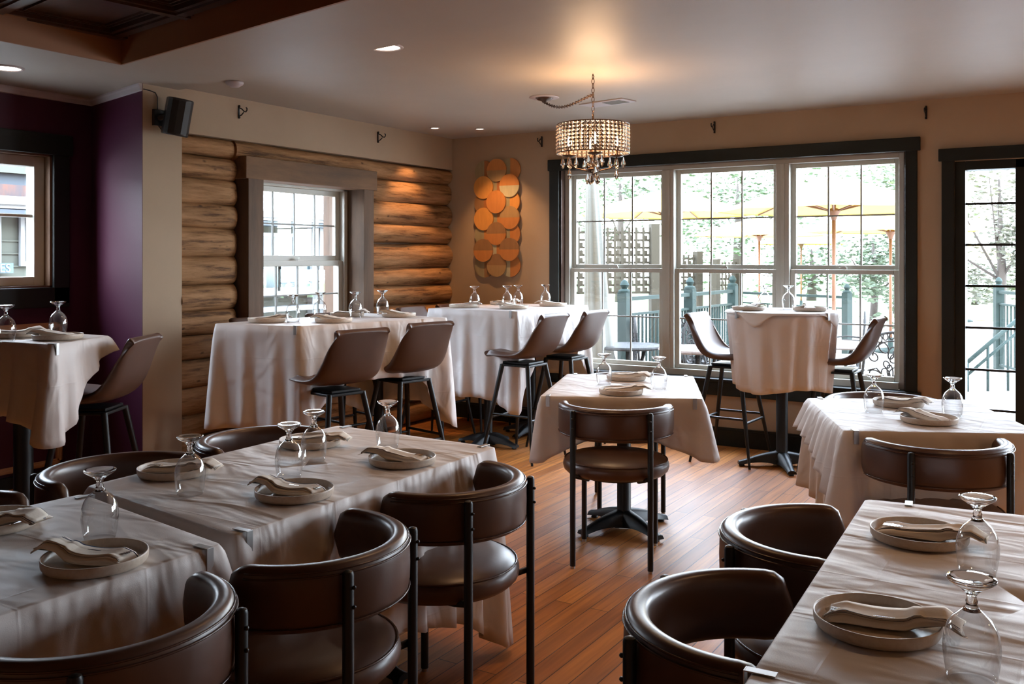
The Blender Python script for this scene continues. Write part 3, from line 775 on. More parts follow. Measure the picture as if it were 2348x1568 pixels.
def chain(b, pts, link=.032):
    P_ = [Vector(p) for p in pts]; seg = []
    L_ = [0]
    for p, q in zip(P_, P_[1:]): L_.append(L_[-1] + (q - p).length)
    n = int(L_[-1] / (link * .78))
    def at(s):
        for i in range(len(P_) - 1):
            if s <= L_[i + 1] or i == len(P_) - 2:
                f = (s - L_[i]) / (L_[i + 1] - L_[i]); return P_[i].lerp(P_[i + 1], f), (P_[i + 1] - P_[i]).normalized()
    for i in range(n):
        c, d = at((i + .5) * L_[-1] / n); q = d.to_track_quat('X', 'Z') ; m = Matrix.Translation(c) @ q.to_matrix().to_4x4() @ Matrix.Rotation(PI / 2 * (i % 2), 4, 'X')
        ring = []
        for k in range(12):
            a = 2 * PI * k / 12; ring.append(m @ Vector((link * .5 * math.cos(a), .0085 * math.sin(a), 0)))
        b.tube(ring, .0022, 5, loop=True)
cnx, cny = -3.131 - CHX, 5.509 - CHY
b = MB(); chain(b, [(0, 0, -.005), (0, 0, -.25)])
b.build('hanging_chain', M['bronze'], ch)
b = MB()
pts = []
for i in range(13):
    f = i / 12; pts.append((cnx * f, cny * f, -.125 * (1 - f) - .035 * f - .07 * math.sin(PI * f) * (0.35 + .65 * f)))
chain(b, pts, .03); b.build('swag_chain', M['bronze'], ch)
b = MB(); b.lathe([(0, 0), (.062, -.001), (.062, -.006), (.045, -.02), (.02, -.027), (0.01, -.04), (0, -.04)], 24, (cnx, cny, 0)); b.build('canopy', M['bronze'], ch, True)
b = MB(); b.lathe([(0, 0.001), (.1, .001), (.103, -.003), (.098, -.006), (.0, -.006)], 28, (cnx, cny, 0)); b.build('ceiling_medallion', M['white_trim'], ch, True)
b = MB(); b.tube([(0, 0, 0), (0, 0, -.012), (.008, 0, -.018), (0, 0, -.026)], .002, 5); b.build('ceiling_hook', M['bronze'], ch)

# ================================================================ FURNITURE
def dining_chair():
    t = empty('dining_chair'); tag(t, 'brown leather barrel-back dining chair with four black metal legs', 'chair', 'round leather dining chairs')
    b = MB()   # seat cushion
    b.lathe([(0, .408), (.2, .406), (.236, .412), (.253, .428), (.258, .446), (.256, .462), (.247, .476), (.240, .480), (.225, .489), (.17, .497), (.08, .502), (0, .503)], 40)
    seat = b.build('seat', M['leather'], t, True)
    b = MB(); b.tube([(.249 * math.cos(a), .249 * math.sin(a), .477) for a in [2 * PI * k / 48 for k in range(48)]], .0032, 6, loop=True)
    b.build('piping', M['piping'], seat, True)
    b = MB(); b.lathe([(0, .392), (.17, .392), (.17, .407), (0, .407)], 24)
    for sx_ in (-1, 1):
        b.tube([(sx_ * .18, -.222, .43), (sx_ * .12, -.14, .397), (sx_ * .12, .12, .397), (sx_ * .18, .19, .43)], .010, 8)
    b.build('seat_frame', M['blackmetal'], t, True)
    b = MB(); rings = []; N = 44; A = R(98)
    for i in range(N + 1):
        f = -1 + 2 * i / N; ph = A * f
        e = max(0.0, (abs(f) - .86) / .14); hs = math.sqrt(max(0.0, 1 - e ** 2.4)) * .90 + .10 if e > 0 else 1.0
        ts = 1.0 if e == 0 else .35 + .65 * math.sqrt(max(0, 1 - e * e))
        rc = .253; zc = .674; ring = []
        for k in range(18):
            a = 2 * PI * k / 18; ca, sa = math.cos(a), math.sin(a)
            rr = rc + .028 * ts * math.copysign(abs(ca) ** .65, ca); zz = zc + .077 * hs * math.copysign(abs(sa) ** .55, sa)
            ring.append((rr * math.sin(ph), -rr * math.cos(ph), zz))
        rings.append(ring)
    b.ring_loft(rings); back = b.build('backrest', M['leather'], t, True)
    b = MB()
    for (rr, zz) in ((.277, .738), (.2815, .728), (.279, .612)):
        b.tube([(rr * math.sin(A * f * .87), -rr * math.cos(A * f * .87), zz) for f in [-1 + 2 * i / 36 for i in range(37)]], .0024, 5)
    b.build('piping', M['piping'], back, True)
    for sx_ in (-1, 1):
        b = MB(); b.tube([(sx_ * .18, -.234, .012), (sx_ * .18, -.234, .728), (sx_ * .18, -.234, .735), (sx_ * .18, -.234, .738)], [.0135, .0135, .011, .005], 12)
        g = b.build('leg', M['blackmetal'], t, True, auto=40)
        b = MB(); b.tube([(sx_ * .18, -.234, 0), (sx_ * .18, -.234, .013)], .011, 10); b.build('foot', M['chrome'], g, True, auto=40)
        for z in (.70, .655):
            b = MB(); b.sphere((sx_ * .18 + .0, -.2495, z), .005, 5); b.build('bolt', M['blackmetal'], g, True)
        b = MB(); b.tube([(sx_ * .18, .197, .012), (sx_ * .18, .197, .45), (sx_ * .18, .197, .455)], [.0135, .0135, .006], 12)
        g = b.build('leg', M['blackmetal'], t, True, auto=40)
        b = MB(); b.tube([(sx_ * .18, .197, 0), (sx_ * .18, .197, .013)], .011, 10); b.build('foot', M['chrome'], g, True, auto=40)
    return Proto(t)
def hz(hx, hy): return math.atan2(-hx, hy)
dc = dining_chair()
for (x, y, h, lab) in [
    (-1.945, 4.13, (-.342, .94), 'dining chair with its back to the viewer at the small centre table'),
    (-2.28, 5.02, (.475, -.88), 'dining chair behind the small centre table, only its legs showing'),
    (-1.775, 2.44, (-1, 0), 'dining chair with visible seat at the far end of the left foreground table'),
    (-1.70, 1.73, (-.97, -.236), 'dining chair in the left foreground between two others, viewer side'),
    (-1.70, 1.15, (-1, .03), 'nearest leather dining chair cut by the bottom left corner of the photo'),
    (-2.71, 2.60, (1, 0), 'leather dining chair behind the far end of the left foreground table'),
    (-2.73, 1.98, (1, .05), 'dining chair behind the left foreground table with bluish shine on its end'),
    (-2.68, 1.34, (1, .1), 'dining chair behind the left foreground table, cut by the left photo edge'),
    (-.555, 2.47, (.98, .2), 'farther of the two dining chairs left of the right foreground table'),
    (-.535, 1.83, (.98, .2), 'nearer of the two dining chairs left of the right foreground table'),
    (-.50, 3.965, (-.5, .866), 'dining chair with its wide back to the viewer at the right middle table'),
    (-.845, 4.90, (.44, -.9), 'leather dining chair whose top rail shows behind the right middle table')]:
    dc.put((x, y, 0), hz(*h), lab)

def bar_stool():
    t = empty('bar_stool'); tag(t, 'brown leather bucket bar stool with splayed black legs', 'bar stool', 'leather bucket bar stools')
    prof = [(.235, .722, .165), (.228, .740, .20), (.20, .746, .212), (.12, .732, .22), (.02, .722, .222), (-.08, .725, .222), (-.145, .745, .22), (-.19, .787, .215), (-.222, .845, .208), (-.240, .905, .204), (-.257, .965, .198), (-.269, 1.008, .190), (-.276, 1.035, .180), (-.280, 1.047, .166)]
    ZE = [.738, .748, .753, .754, .756, .768, .80, .85, .895, .935, .968, .994, 1.012, 1.022]
    YE = [.228, .21, .17, .10, .02, -.055, -.11, -.145, -.17, -.195, -.22, -.243, -.262, -.275]
    bm = bmesh.new(); nu = 15; grid = []
    for vi, (y, z, hw) in enumerate(prof):
        f = vi / (len(prof) - 1); row = []
        bk = max(0, min(1, (f - .42) / .25))
        for u in range(nu):
            s_ = -1 + 2 * u / (nu - 1)
            x = hw * math.sin(s_ * PI / 2 * .98) if abs(s_) < 1 else hw * math.copysign(1, s_)
            q = abs(s_) ** 2.6
            zz = z + (ZE[vi] - z) * q; yy = y + (YE[vi] - y) * q
            row.append(bm.verts.new((x, yy, zz)))
        grid.append(row)
    for i in range(len(grid) - 1):
        for j in range(nu - 1): bm.faces.new((grid[i][j], grid[i][j + 1], grid[i + 1][j + 1], grid[i + 1][j]))
    me = bpy.data.meshes.new('seat_shell'); bm.to_mesh(me); bm.free(); me.materials.append(M['leather_s'])
    for p in me.polygons: p.use_smooth = True
    o = bpy.data.objects.new('seat_shell', me); C.objects.link(o); o.parent = t
    md = o.modifiers.new('s', 'SOLIDIFY'); md.thickness = .042; md.offset = -1
    md = o.modifiers.new('u', 'SUBSURF'); md.levels = 2; md.render_levels = 2
    b = MB(); b.box(-.125, .125, -.115, .135, .668, .684); b.box(-.10, .10, -.10, .13, .685, .70)
    b.build('seat_plate', M['blackmetal'], t, bevel=.004)
    P4 = [(-1, -1), (1, -1), (1, 1), (-1, 1)]
    def leg(sx_, sy_, z): f = 1 - z / .68; return (sx_ * (.115 + .11 * f), sy_ * (.11 + .11 * f) + .01, z)
    for sx_, sy_ in P4:
        b = MB(); b.tube([leg(sx_, sy_, .68), leg(sx_, sy_, .35), leg(sx_, sy_, 0)], [.017, .0155, .009], 10); b.build('leg', M['blackmetal'], t, True, auto=50)
    b = MB()
    for i in range(4):
        z = .30 if i % 2 == 0 else .325
        p = leg(*P4[i], z); q = leg(*P4[(i + 1) % 4], z); b.tube([p, q], .009, 8)
    b.build('footrest', M['blackmetal'], t, True, auto=50)
    return Proto(t)
bs = bar_stool()
for (x, y, h, lab) in [
    (-3.68, 4.04, (-.97, .22), 'bucket bar stool at the log window table, nearest the viewer'),
    (-3.69, 4.69, (-.97, .22), 'bucket bar stool at the right end of the log window table'),
    (-4.50, 4.36, (.97, -.22), 'bar stool behind the log window table at its left half, only legs showing'),
    (-4.44, 5.0, (.97, -.22), 'bar stool behind the log window table at its right end, only legs showing'),
    (-3.47, 5.82, (-1, .05), 'bucket bar stool at the corner table, left one of the two facing away'),
    (-3.41, 6.36, (-1, .05), 'bucket bar stool at the corner table, right beside the big window'),
    (-4.46, 6.08, (1, 0), 'bar stool behind the corner table on its wall art side, nearer the viewer'),
    (-4.46, 6.62, (1, 0), 'bar stool behind the corner table tucked into the room corner'),
    (-2.17, 6.52, (1, -.05), 'bar stool left of the round table with its pale inner seat facing the window'),
    (-1.42, 6.60, (-1, .0), 'bar stool right of the round table in front of the big window'),
    (-4.29, 2.92, (-.86, -.50), 'bar stool at the table by the plum wall')]:
    bs.put((x, y, 0), hz(*h), lab)

# ---------------------------------------------------------------- tables and cloths
def ctr(q): return (sum(p[0] for p in q) / len(q), sum(p[1] for p in q) / len(q))
def table(kind, q, z, label, group, peds, arm, cr=.037, rz=0.0, round_r=None):
    cx, cy_ = ctr(q) if q else peds[0]
    t = empty(kind, (cx, cy_, 0)); tag(t, label, 'table', group)
    b = MB()
    if round_r: b.lathe([(0, z - .032), (round_r - .012, z - .032), (round_r - .006, z - .02), (round_r - .006, z - .004), (0, z - .004)], 40)
    else:
        ins = []
        for p in q:
            d = Vector((cx - p[0], cy_ - p[1])); d = d.normalized() * .009; ins.append((p[0] + d.x - cx, p[1] + d.y - cy_))
        b.prism(ins, z - .032, z - .004)
    b.build('tabletop', M['blackmetal'], t)
    for (px, py) in peds:
        x, y = px - cx, py - cy_
        b = MB(); b.lathe([(cr * 1.9, .055), (cr * 1.2, .085), (cr, .10), (cr, z - .10), (cr, z - .06)], 16, (x, y, 0)); b.build('column', M['blackmetal'], t, True, auto=40)
        b = MB(); b.box(-.17, .17, -.02, .02, z - .06, z - .034, mtx=Matrix.Translation((x, y, 0)) @ Matrix.Rotation(rz, 4, 'Z')); b.box(-.02, .02, -.17, .17, z - .06, z - .034, mtx=Matrix.Translation((x, y, 0)) @ Matrix.Rotation(rz, 4, 'Z'))
        b.build('top_bracket', M['blackmetal'], t)
        for k in range(4):
            a = rz + k * PI / 2; mt = Matrix.Translation((x, y, 0)) @ Matrix.Rotation(a, 4, 'Z'); rings = []
            for f in [i / 8 for i in range(9)]:
                u = f * arm; hgt = .075 * (1 - f) ** 1.6 + .024; w_ = .036 * (1 - f) + .022 + (.012 if f > .9 else 0); zb = .012 + (.022 * math.sin(PI * min(1, f * 1.05)) if f < .95 else 0)
                rings.append([mt @ Vector((u, -w_, zb)), mt @ Vector((u, w_, zb)), mt @ Vector((u, w_ * .7, zb + hgt * .8)), mt @ Vector((u, w_ * .3, zb + hgt)), mt @ Vector((u, -w_ * .3, zb + hgt)), mt @ Vector((u, -w_ * .7, zb + hgt * .8))])
            b = MB(); b.ring_loft(rings); g = b.build('base_arm', M['blackmetal'], t, True, auto=50)
            b = MB(); pt = mt @ Vector((arm - .025, 0, 0)); b.lathe([(.018, 0), (.02, .006), (.014, .014), (0, .014)], 12, (pt.x, pt.y, 0)); b.build('glide', M['blackplastic'], g, True)
    return t

def cloth(q, z, drops, tips, label, group='tablecloths', amp=(.016,) * 4, flare=(.03,) * 4, seed=1, wl=.17, name='tablecloth', rnd=.02, tipw=.30):
    """q corners ccw; side i runs q[i] -> q[i+1]; drops[i] = (start, end); tips[i] = drop at corner i"""
    cx, cy_ = ctr(q); n = len(q); pts = []
    for i in range(n):
        p, c, nx = Vector(q[i - 1]), Vector(q[i]), Vector(q[(i + 1) % n])
        d0 = (c - p).normalized(); d1 = (nx - c).normalized()
        n0 = Vector((d0.y, -d0.x)); n1 = Vector((d1.y, -d1.x))
        a0 = c - d0 * rnd; a1 = c + d1 * rnd
        L0 = (c - p).length; L1 = (nx - c).length
        for k in range(7):  # corner arc
            f = k / 6; pos = a0.lerp(c, f).lerp(c.lerp(a1, f), f); nn = n0.lerp(n1, f).normalized()
            pts.append([pos, nn, i if f >= .5 else i - 1, (f - .5) * .03, i])
        m_ = int((L1 - 2 * rnd) / .022)
        for k in range(1, m_):
            f = k / m_; pos = a1.lerp(nx - d1 * rnd, f); pts.append([pos, n1, i, rnd + f * (L1 - 2 * rnd), None])
    Ls = [(Vector(q[(i + 1) % n]) - Vector(q[i])).length for i in range(n)]
    rnd_ = random.Random(seed); ph = [rnd_.uniform(0, 6.28) for _ in range(6)]
    J = 14; rings = []; k_ = len(pts)
    def prof(i, s):
        s = max(0, min(Ls[i], s)); f = s / Ls[i]; d = drops[i][0] * (1 - f) + drops[i][1] * f
        dc0, dc1 = s, Ls[i] - s
        for dcn, tp in ((dc0, tips[i]), (dc1, tips[(i + 1) % n])):
            e = max(0, 1 - dcn / tipw)
            d += (tp - d) * e ** 1.35
        return d, min(dc0, dc1)
    tot = 0; cum = []
    for i in range(k_):
        cum.append(tot); tot += (pts[(i + 1) % k_][0] - pts[i][0]).length
    top = [(p[0].x - cx, p[0].y - cy_) for p in pts]
    for j in range(J + 1):
        t = j / J; ring = []
        for i, (pos, nn, si, s, ci) in enumerate(pts):
            si %= n; d, dcn = prof(si, s if s >= 0 else Ls[si] + s)
            corner = max(0, 1 - dcn / .16)
            sm = corner * corner * (3 - 2 * corner)
            fl = flare[si] * (1 - sm * .2)
            wob = math.sin(2 * PI * cum[i] / wl + ph[0] + 1.3 * math.sin(cum[i] * 3.1 + ph[1])) + .5 * math.sin(2 * PI * cum[i] / (wl * .53) + ph[2])
            off = .005 * min(1, t * 8) + fl * t ** .8 + amp[si] * (t ** .7) * (wob) * (1 + .5 * t) + sm * .035 * t ** .8 * (1.0 + .0 * t)
            fold = .045 * t * math.exp(-((dcn - .085) / .035) ** 2)
            off -= fold * min(1, flare[si] * 40)
            drop = d * t + .0 
            zz = z - .003 - drop
            if j == 0: zz = z - .002
            p2 = pos + nn * off
            ring.append((p2.x - cx, p2.y - cy_, zz))
        rings.append(ring)
    b = MB(); k = len(top)
    # top surface as concentric rings to the centre
    o = len(b.v)
    tr = []
    for f in (.0, .15, .3, .5, .7, .85, .95, .992):
        tr.append([(x * f if f else x * .001, y * f if f else y * .001, z) for x, y in top])
    b.ring_loft(tr + rings, closed_ends=False)
    ob = b.build(name, M['cloth'], None, True, loc=(cx, cy_, 0))
    md = ob.modifiers.new('t', 'SOLIDIFY'); md.thickness = .0018; md.offset = -1
    tag(ob, label, 'tablecloth', group)
    return ob

DT = .76
Q_L1 = [(-1.79, .42), (-1.773, 1.545), (-2.50, 1.66), (-2.56, .55)]
Q_L2 = [(-1.80, 1.61), (-1.827, 2.861), (-2.623, 2.892), (-2.575, 1.722)]
Q_T3 = [(-2.318, 4.035), (-1.587, 4.366), (-1.947, 5.193), (-2.627, 4.896)]
Q_T4 = [(-.815, 3.856), (-.13, 4.20), (-.48, 5.03), (-1.165, 4.676)]
Q_T5 = [(-.462, 1.34), (.36, 1.38), (.28, 2.90), (-.533, 2.804)]
Q_B1 = [(-4.42, 3.79), (-3.83, 3.90), (-3.56, 4.98), (-4.36, 5.10)]
Q_B2 = [(-4.345, 5.808), (-3.538, 5.818), (-3.489, 6.884), (-4.30, 6.88)]
Q_B0 = [(-3.97, 2.49), (-4.17, 2.92), (-4.70, 2.92), (-4.55, 2.43)]
G1 = 'dining height tables'; G2 = 'bar height tables'
table('dining_table', Q_L1, DT, 'nearer of the two pushed-together left foreground tables, under its cloth', G1, [(-2.13, 1.05)], .27)
table('dining_table', Q_L2, DT, 'farther of the two pushed-together left foreground tables, under its cloth', G1, [(-2.22, 2.0), (-2.22, 2.5)], .25)
table('dining_table', Q_T3, DT, 'small square table in the middle of the room on a black four-arm pedestal', G1, [(-2.10, 4.56)], .285, rz=R(-58 + 31.6))
table('dining_table', Q_T4, DT, 'square table at the right middle of the room, under its cloth', G1, [(-.64, 4.45)], .28, rz=R(26))
table('dining_table', Q_T5, DT, 'right foreground table, under its cloth', G1, [(-.10, 2.2)], .28)
table('bar_table', Q_B1, 1.06, 'bar height table in front of the log wall window', G2, [(-4.16, 4.15), (-3.98, 4.78)], .24, cr=.032, rz=R(-12))
table('bar_table', Q_B2, 1.06, 'bar height table in the corner by the wall art', G2, [(-3.92, 6.02), (-3.88, 6.62)], .26, cr=.034)
table('bar_table', Q_B0, 1.06, 'bar height table by the plum wall at the left edge', G2, [(-4.42, 2.62)], .27, cr=.045)
B3C = (-1.79, 6.50)
table('bar_table', None, 1.08, 'round bar height table on a black pedestal at the big window', G2, [B3C], .30, cr=.04, rz=R(28), round_r=.37)

cloth(Q_L1, DT, [(.35, .30), (.12, .12), (.28, .28), (.3, .3)], [.4, .12, .2, .4], 'wrinkled off-white cloth on the nearer left foreground table', amp=(.008, .002, .01, .01), flare=(.012, .004, .02, .02), seed=3, tipw=.12)
cloth(Q_L2, DT, [(.30, .62), (.62, .62), (.62, .5), (.10, .10)], [.16, .72, .70, .12], 'wrinkled off-white cloth hanging almost to the floor on the farther left foreground table', amp=(.012, .012, .012, .002), flare=(.015, .03, .03, .003), seed=5, tipw=.25)
cloth(Q_T3, DT, [(.20, .20), (.20, .22), (.25, .25), (.27, .29)], [.33, .30, .30, .34], 'off-white cloth with hanging corners on the small centre table', amp=(.010, .012, .014, .012), flare=(.015, .03, .03, .03), seed=9)
cloth(Q_T4, DT, [(.30, .30), (.3, .3), (.3, .3), (.10, .24)], [.38, .35, .3, .14], 'off-white top cloth with a pleated hanging corner on the right middle table', amp=(.008, .012, .012, .010), flare=(.015, .03, .03, .05), seed=12, wl=.10)
cloth([(x + (x + .65) * -.02, y + (y - 4.44) * -.02) for x, y in Q_T4], DT - .006, [(.66, .66), (.6, .6), (.5, .5), (.42, .46)], [.68, .66, .5, .42], 'longer under-cloth reaching towards the floor on the right middle table', amp=(.008, .01, .01, .008), flare=(.02, .02, .02, .01), seed=15)
cloth(Q_T5, DT, [(.4, .4), (.4, .4), (.28, .28), (.26, .26)], [.42, .45, .38, .3], 'wrinkled off-white cloth on the right foreground table', amp=(.010, .014, .012, .008), flare=(.02, .03, .03, .006), seed=18)
cloth(Q_B1, 1.06, [(.60, .60), (.33, .36), (.58, .58), (.60, .6)], [.62, .68, .72, .7], 'long off-white cloth on the bar height table at the log window', amp=(.010, .012, .012, .012), flare=(.006, .02, .03, .006), seed=22, wl=.2)
cloth(Q_B2, 1.06, [(.67, .64), (.27, .30), (.58, .58), (.60, .6)], [.68, .76, .66, .7], 'long creased off-white cloth on the corner bar height table', amp=(.012, .012, .005, .012), flare=(.01, .02, .01, .03), seed=25, wl=.2)
cloth(Q_B0, 1.06, [(.40, .10), (.08, .34), (.4, .4), (.33, .33)], [.46, .07, .50, .42], 'off-white cloth with a lifted corner on the bar height table by the plum wall', amp=(.010, .006, .012, .018), flare=(.006, .008, .03, .03), seed=28)
# round cloth
b = MB(); rings = []; n_ = 120; ZT3 = 1.084
for f in (.001, .3, .6, .85, .97): rings.append([(.375 * f * math.cos(2 * PI * k / n_), .375 * f * math.sin(2 * PI * k / n_), ZT3) for k in range(n_)])
for j in range(15):
    t_ = j / 14; rg = []
    for k in range(n_):
        a = 2 * PI * k / n_; wob = math.sin(a * 13 + 1.2 * math.sin(2 * a + 1)) + .4 * math.sin(a * 23 + 2)
        r_ = .378 - .055 * t_ + (.004 + .012 * t_) * wob * (t_ > 0)
        hem = .53 + .02 * math.sin(3 * a + 1) - (.09 if .2 < a < 1.2 else 0)
        rg.append((r_ * math.cos(a), r_ * math.sin(a), ZT3 - .003 - hem * t_))
    rings.append(rg)
b.ring_loft(rings, closed_ends=False)
o = b.build('tablecloth', M['cloth'], None, True, loc=(*B3C, 0)); md = o.modifiers.new('t', 'SOLIDIFY'); md.thickness = .0018; md.offset = -1
tag(o, 'off-white cloth falling in soft vertical folds round the round window table', 'tablecloth', 'tablecloths')
# small top cloth flap on the round table
b = MB(); q = [(-.365, .06), (.0, -.372), (.37, .04), (.02, .372)]; 
n_ = 64; rings = []
for f in (.001, .5, .97): rings.append([(.381 * f * math.cos(2 * PI * k / n_), .381 * f * math.sin(2 * PI * k / n_), ZT3 + .003) for k in range(n_)])
for j in range(5):
    t_ = j / 4; rg = []
    for k in range(n_):
        a = 2 * PI * k / n_; d_ = .012 + .085 * max(0, math.cos(2 * (a - R(-12)) * 2 / 1)) ** 2.5
        rg.append(((.385 + .006 * t_) * math.cos(a), (.385 + .006 * t_) * math.sin(a), ZT3 + .0 - d_ * t_))
    rings.append(rg)
b.ring_loft(rings, closed_ends=False); o = b.build('tablecloth', M['cloth'], None, True, loc=(*B3C, 0)); md = o.modifiers.new('t', 'SOLIDIFY'); md.thickness = .0015; md.offset = -1
tag(o, 'small overlay cloth with short pointed flaps on top of the round window table', 'tablecloth', 'tablecloths')

# tablecloth clips
b = MB()
for (y0, y1, z0, z1) in ((-.048, .003, .0, .0022), (.003, .0055, -.052, .0022), (-.02, .003, -.046, -.044)):
    b.box(-.010, .010, y0, y1, z0, z1)
clip = b.build('tablecloth_clip', M['chrome'], bevel=.0008); tag(clip, 'x', 'clip', 'steel tablecloth clips')
cp = Proto(clip)
def out_dir(q, i): 
    p, r = Vector(q[i]), Vector(q[(i + 1) % len(q)]); d = (r - p).normalized(); return Vector((d.y, -d.x))
def clip_on(q, i, f, z, lab):
    p, r = Vector(q[i]), Vector(q[(i + 1) % len(q)]); n = out_dir(q, i); pos = p.lerp(r, f) + n * .007
    cp.put((pos.x, pos.y, z + .0018), math.atan2(-n.x, n.y), lab)
clip_on(Q_L2, 1, .06, DT, 'steel clip at the far right corner of the farther left foreground table')
clip_on(Q_L2, 1, .93, DT, 'steel clip on the far edge of the farther left foreground table')
clip_on(Q_L2, 0, .03, DT, 'steel clip at the viewer-side joint of the two left foreground tables')
clip_on(Q_L1, 0, .96, DT, 'steel clip on the cloth corner of the nearer left foreground table')
clip_on(Q_L1, 1, .94, DT, 'steel clip at the far left corner of the nearer left foreground table')
clip_on(Q_T3, 0, .05, DT, 'steel clip at the near left corner of the small centre table')
clip_on(Q_T3, 0, .95, DT, 'steel clip at the near right corner of the small centre table')
clip_on(Q_T3, 2, .93, DT, 'steel clip at the far left corner of the small centre table')
clip_on(Q_T3, 2, .06, DT, 'steel clip at the far right corner of the small centre table')
clip_on(Q_T4, 2, .92, DT, 'steel clip at the far left corner of the right middle table')
clip_on(Q_T4, 0, .06, DT, 'steel clip at the near left corner of the right middle table')
clip_on(Q_T4, 0, .93, DT, 'steel clip at the near right corner of the right middle table')
clip_on(Q_T5, 2, .86, DT, 'steel clip on the far edge of the right foreground table')
clip_on(Q_T5, 3, .87, DT, 'steel clip near the bottom photo edge on the right foreground table')
clip_on(Q_B1, 0, .96, 1.06, 'steel clip at the near corner of the log window table')
clip_on(Q_B2, 0, .94, 1.06, 'steel clip at the near corner of the corner bar table')
clip_on(Q_B0, 0, .04, 1.06, 'steel clip on the cloth of the table by the plum wall')
for a, lab in ((R(-125), 'steel clip at the left front of the round window table'), (R(-25), 'steel clip at the right front of the round window table')):
    n = Vector((math.cos(a), math.sin(a))); cp.put((B3C[0] + n.x * .388, B3C[1] + n.y * .388, 1.089), math.atan2(-n.x, n.y), lab)

# ---------------------------------------------------------------- tableware
def goblet():
    t = empty('water_goblet'); tag(t, 'x', 'glass', 'upside-down water goblets')
    b = MB(); n = 32
    outer = [(.0360, 0), (.0385, .012), (.0415, .03), (.0437, .050), (.0438, .062), (.0415, .078), (.0365, .093), (.0285, .105), (.0195, .113), (.0130, .119)]
    inner = [(r - .0012, z) for r, z in outer[:-2]] + [(.017, .110), (.004, .113)]
    b.ring_loft([[(r * math.cos(2 * PI * k / n), r * math.sin(2 * PI * k / n), z) for k in range(n)] for r, z in [(.0350, .0006)] + outer], closed_ends=False)
    b.build('bowl', M['bowl'], t, True)
    b = MB(); b.lathe([(0, .1135), (.0145, .1165), (.0120, .121), (.0085, .127), (.0095, .132), (.0075, .137), (.0085, .143), (.014, .149), (.0165, .151), (0, .1512)], 20)
    b.build('stem', M['glass'], t, True)
    b = MB(); b.lathe([(0, .1515), (.0165, .1515), (.026, .157), (.034, .1625), (.0375, .1655), (.0382, .168), (.0370, .1697), (.030, .1685), (.015, .1655), (0, .165)], 32)
    b.build('foot', M['glass'], t, True)
    return Proto(t)
gp = goblet()
GO = [
 ((-2.064, 1.417, DT), 'upside-down goblet on the nearer left foreground table behind a plate'),
 ((-2.226, 1.821, DT), 'leftmost upside-down goblet on the farther left foreground table'),
 ((-2.127, 2.12, DT), 'upside-down goblet behind the middle plate of the farther left foreground table'),
 ((-2.231, 2.34, DT), 'upside-down goblet directly behind another near the left foreground table centre'),
 ((-2.159, 2.645, DT), 'rightmost upside-down goblet on the farther left foreground table'),
 ((-2.226, 4.576, DT), 'left upside-down goblet on the small centre table'),
 ((-1.905, 4.573, DT), 'right upside-down goblet on the small centre table'),
 ((-.80, 4.395, DT), 'left upside-down goblet on the right middle table'),
 ((-.486, 4.451, DT), 'right upside-down goblet on the right middle table, against the patio door'),
 ((-.197, 2.26, DT), 'upside-down goblet on the right foreground table, farther one'),
 ((-.155, 1.68, DT), 'largest upside-down goblet, nearest the viewer on the right foreground table'),
 ((-4.102, 4.122, 1.06), 'leftmost upside-down goblet on the log window table'),
 ((-4.22, 4.48, 1.06), 'second upside-down goblet from the left on the log window table'),
 ((-4.062, 4.646, 1.06), 'third upside-down goblet from the left on the log window table'),
 ((-4.11, 4.98, 1.06), 'rightmost upside-down goblet on the log window table, against logs'),
 ((-4.08, 6.07, 1.06), 'leftmost upside-down goblet on the corner bar table'),
 ((-3.94, 6.33, 1.06), 'second upside-down goblet from the left on the corner bar table'),
 ((-3.97, 6.55, 1.06), 'third upside-down goblet from the left on the corner bar table'),
 ((-3.83, 6.76, 1.06), 'rightmost upside-down goblet on the corner bar table'),
 ((-1.93, 6.57, 1.088), 'left upside-down goblet on the round window table'),
 ((-1.78, 6.63, 1.088), 'right upside-down goblet on the round window table'),
 ((-4.45, 2.82, 1.06), 'upside-down goblet on the plum wall table, standing behind the plate'),
 ((-4.31, 2.47, 1.06), 'upside-down goblet cut by the left photo edge on the plum wall table')]
for p, lab in GO: gp.put((p[0], p[1], p[2] + .0008), 0, lab)

b = MB(); b.lathe([(0, 0), (.098, 0), (.108, .003), (.112, .010), (.113, .024), (.1125, .0265), (.1105, .0265), (.1095, .024), (.1085, .012), (.104, .0075), (.06, .007), (0, .007)], 48)
pl = b.build('plate', M['plate'], smooth=True); tag(pl, 'x', 'plate', 'beige stoneware plates'); pp = Proto(pl)

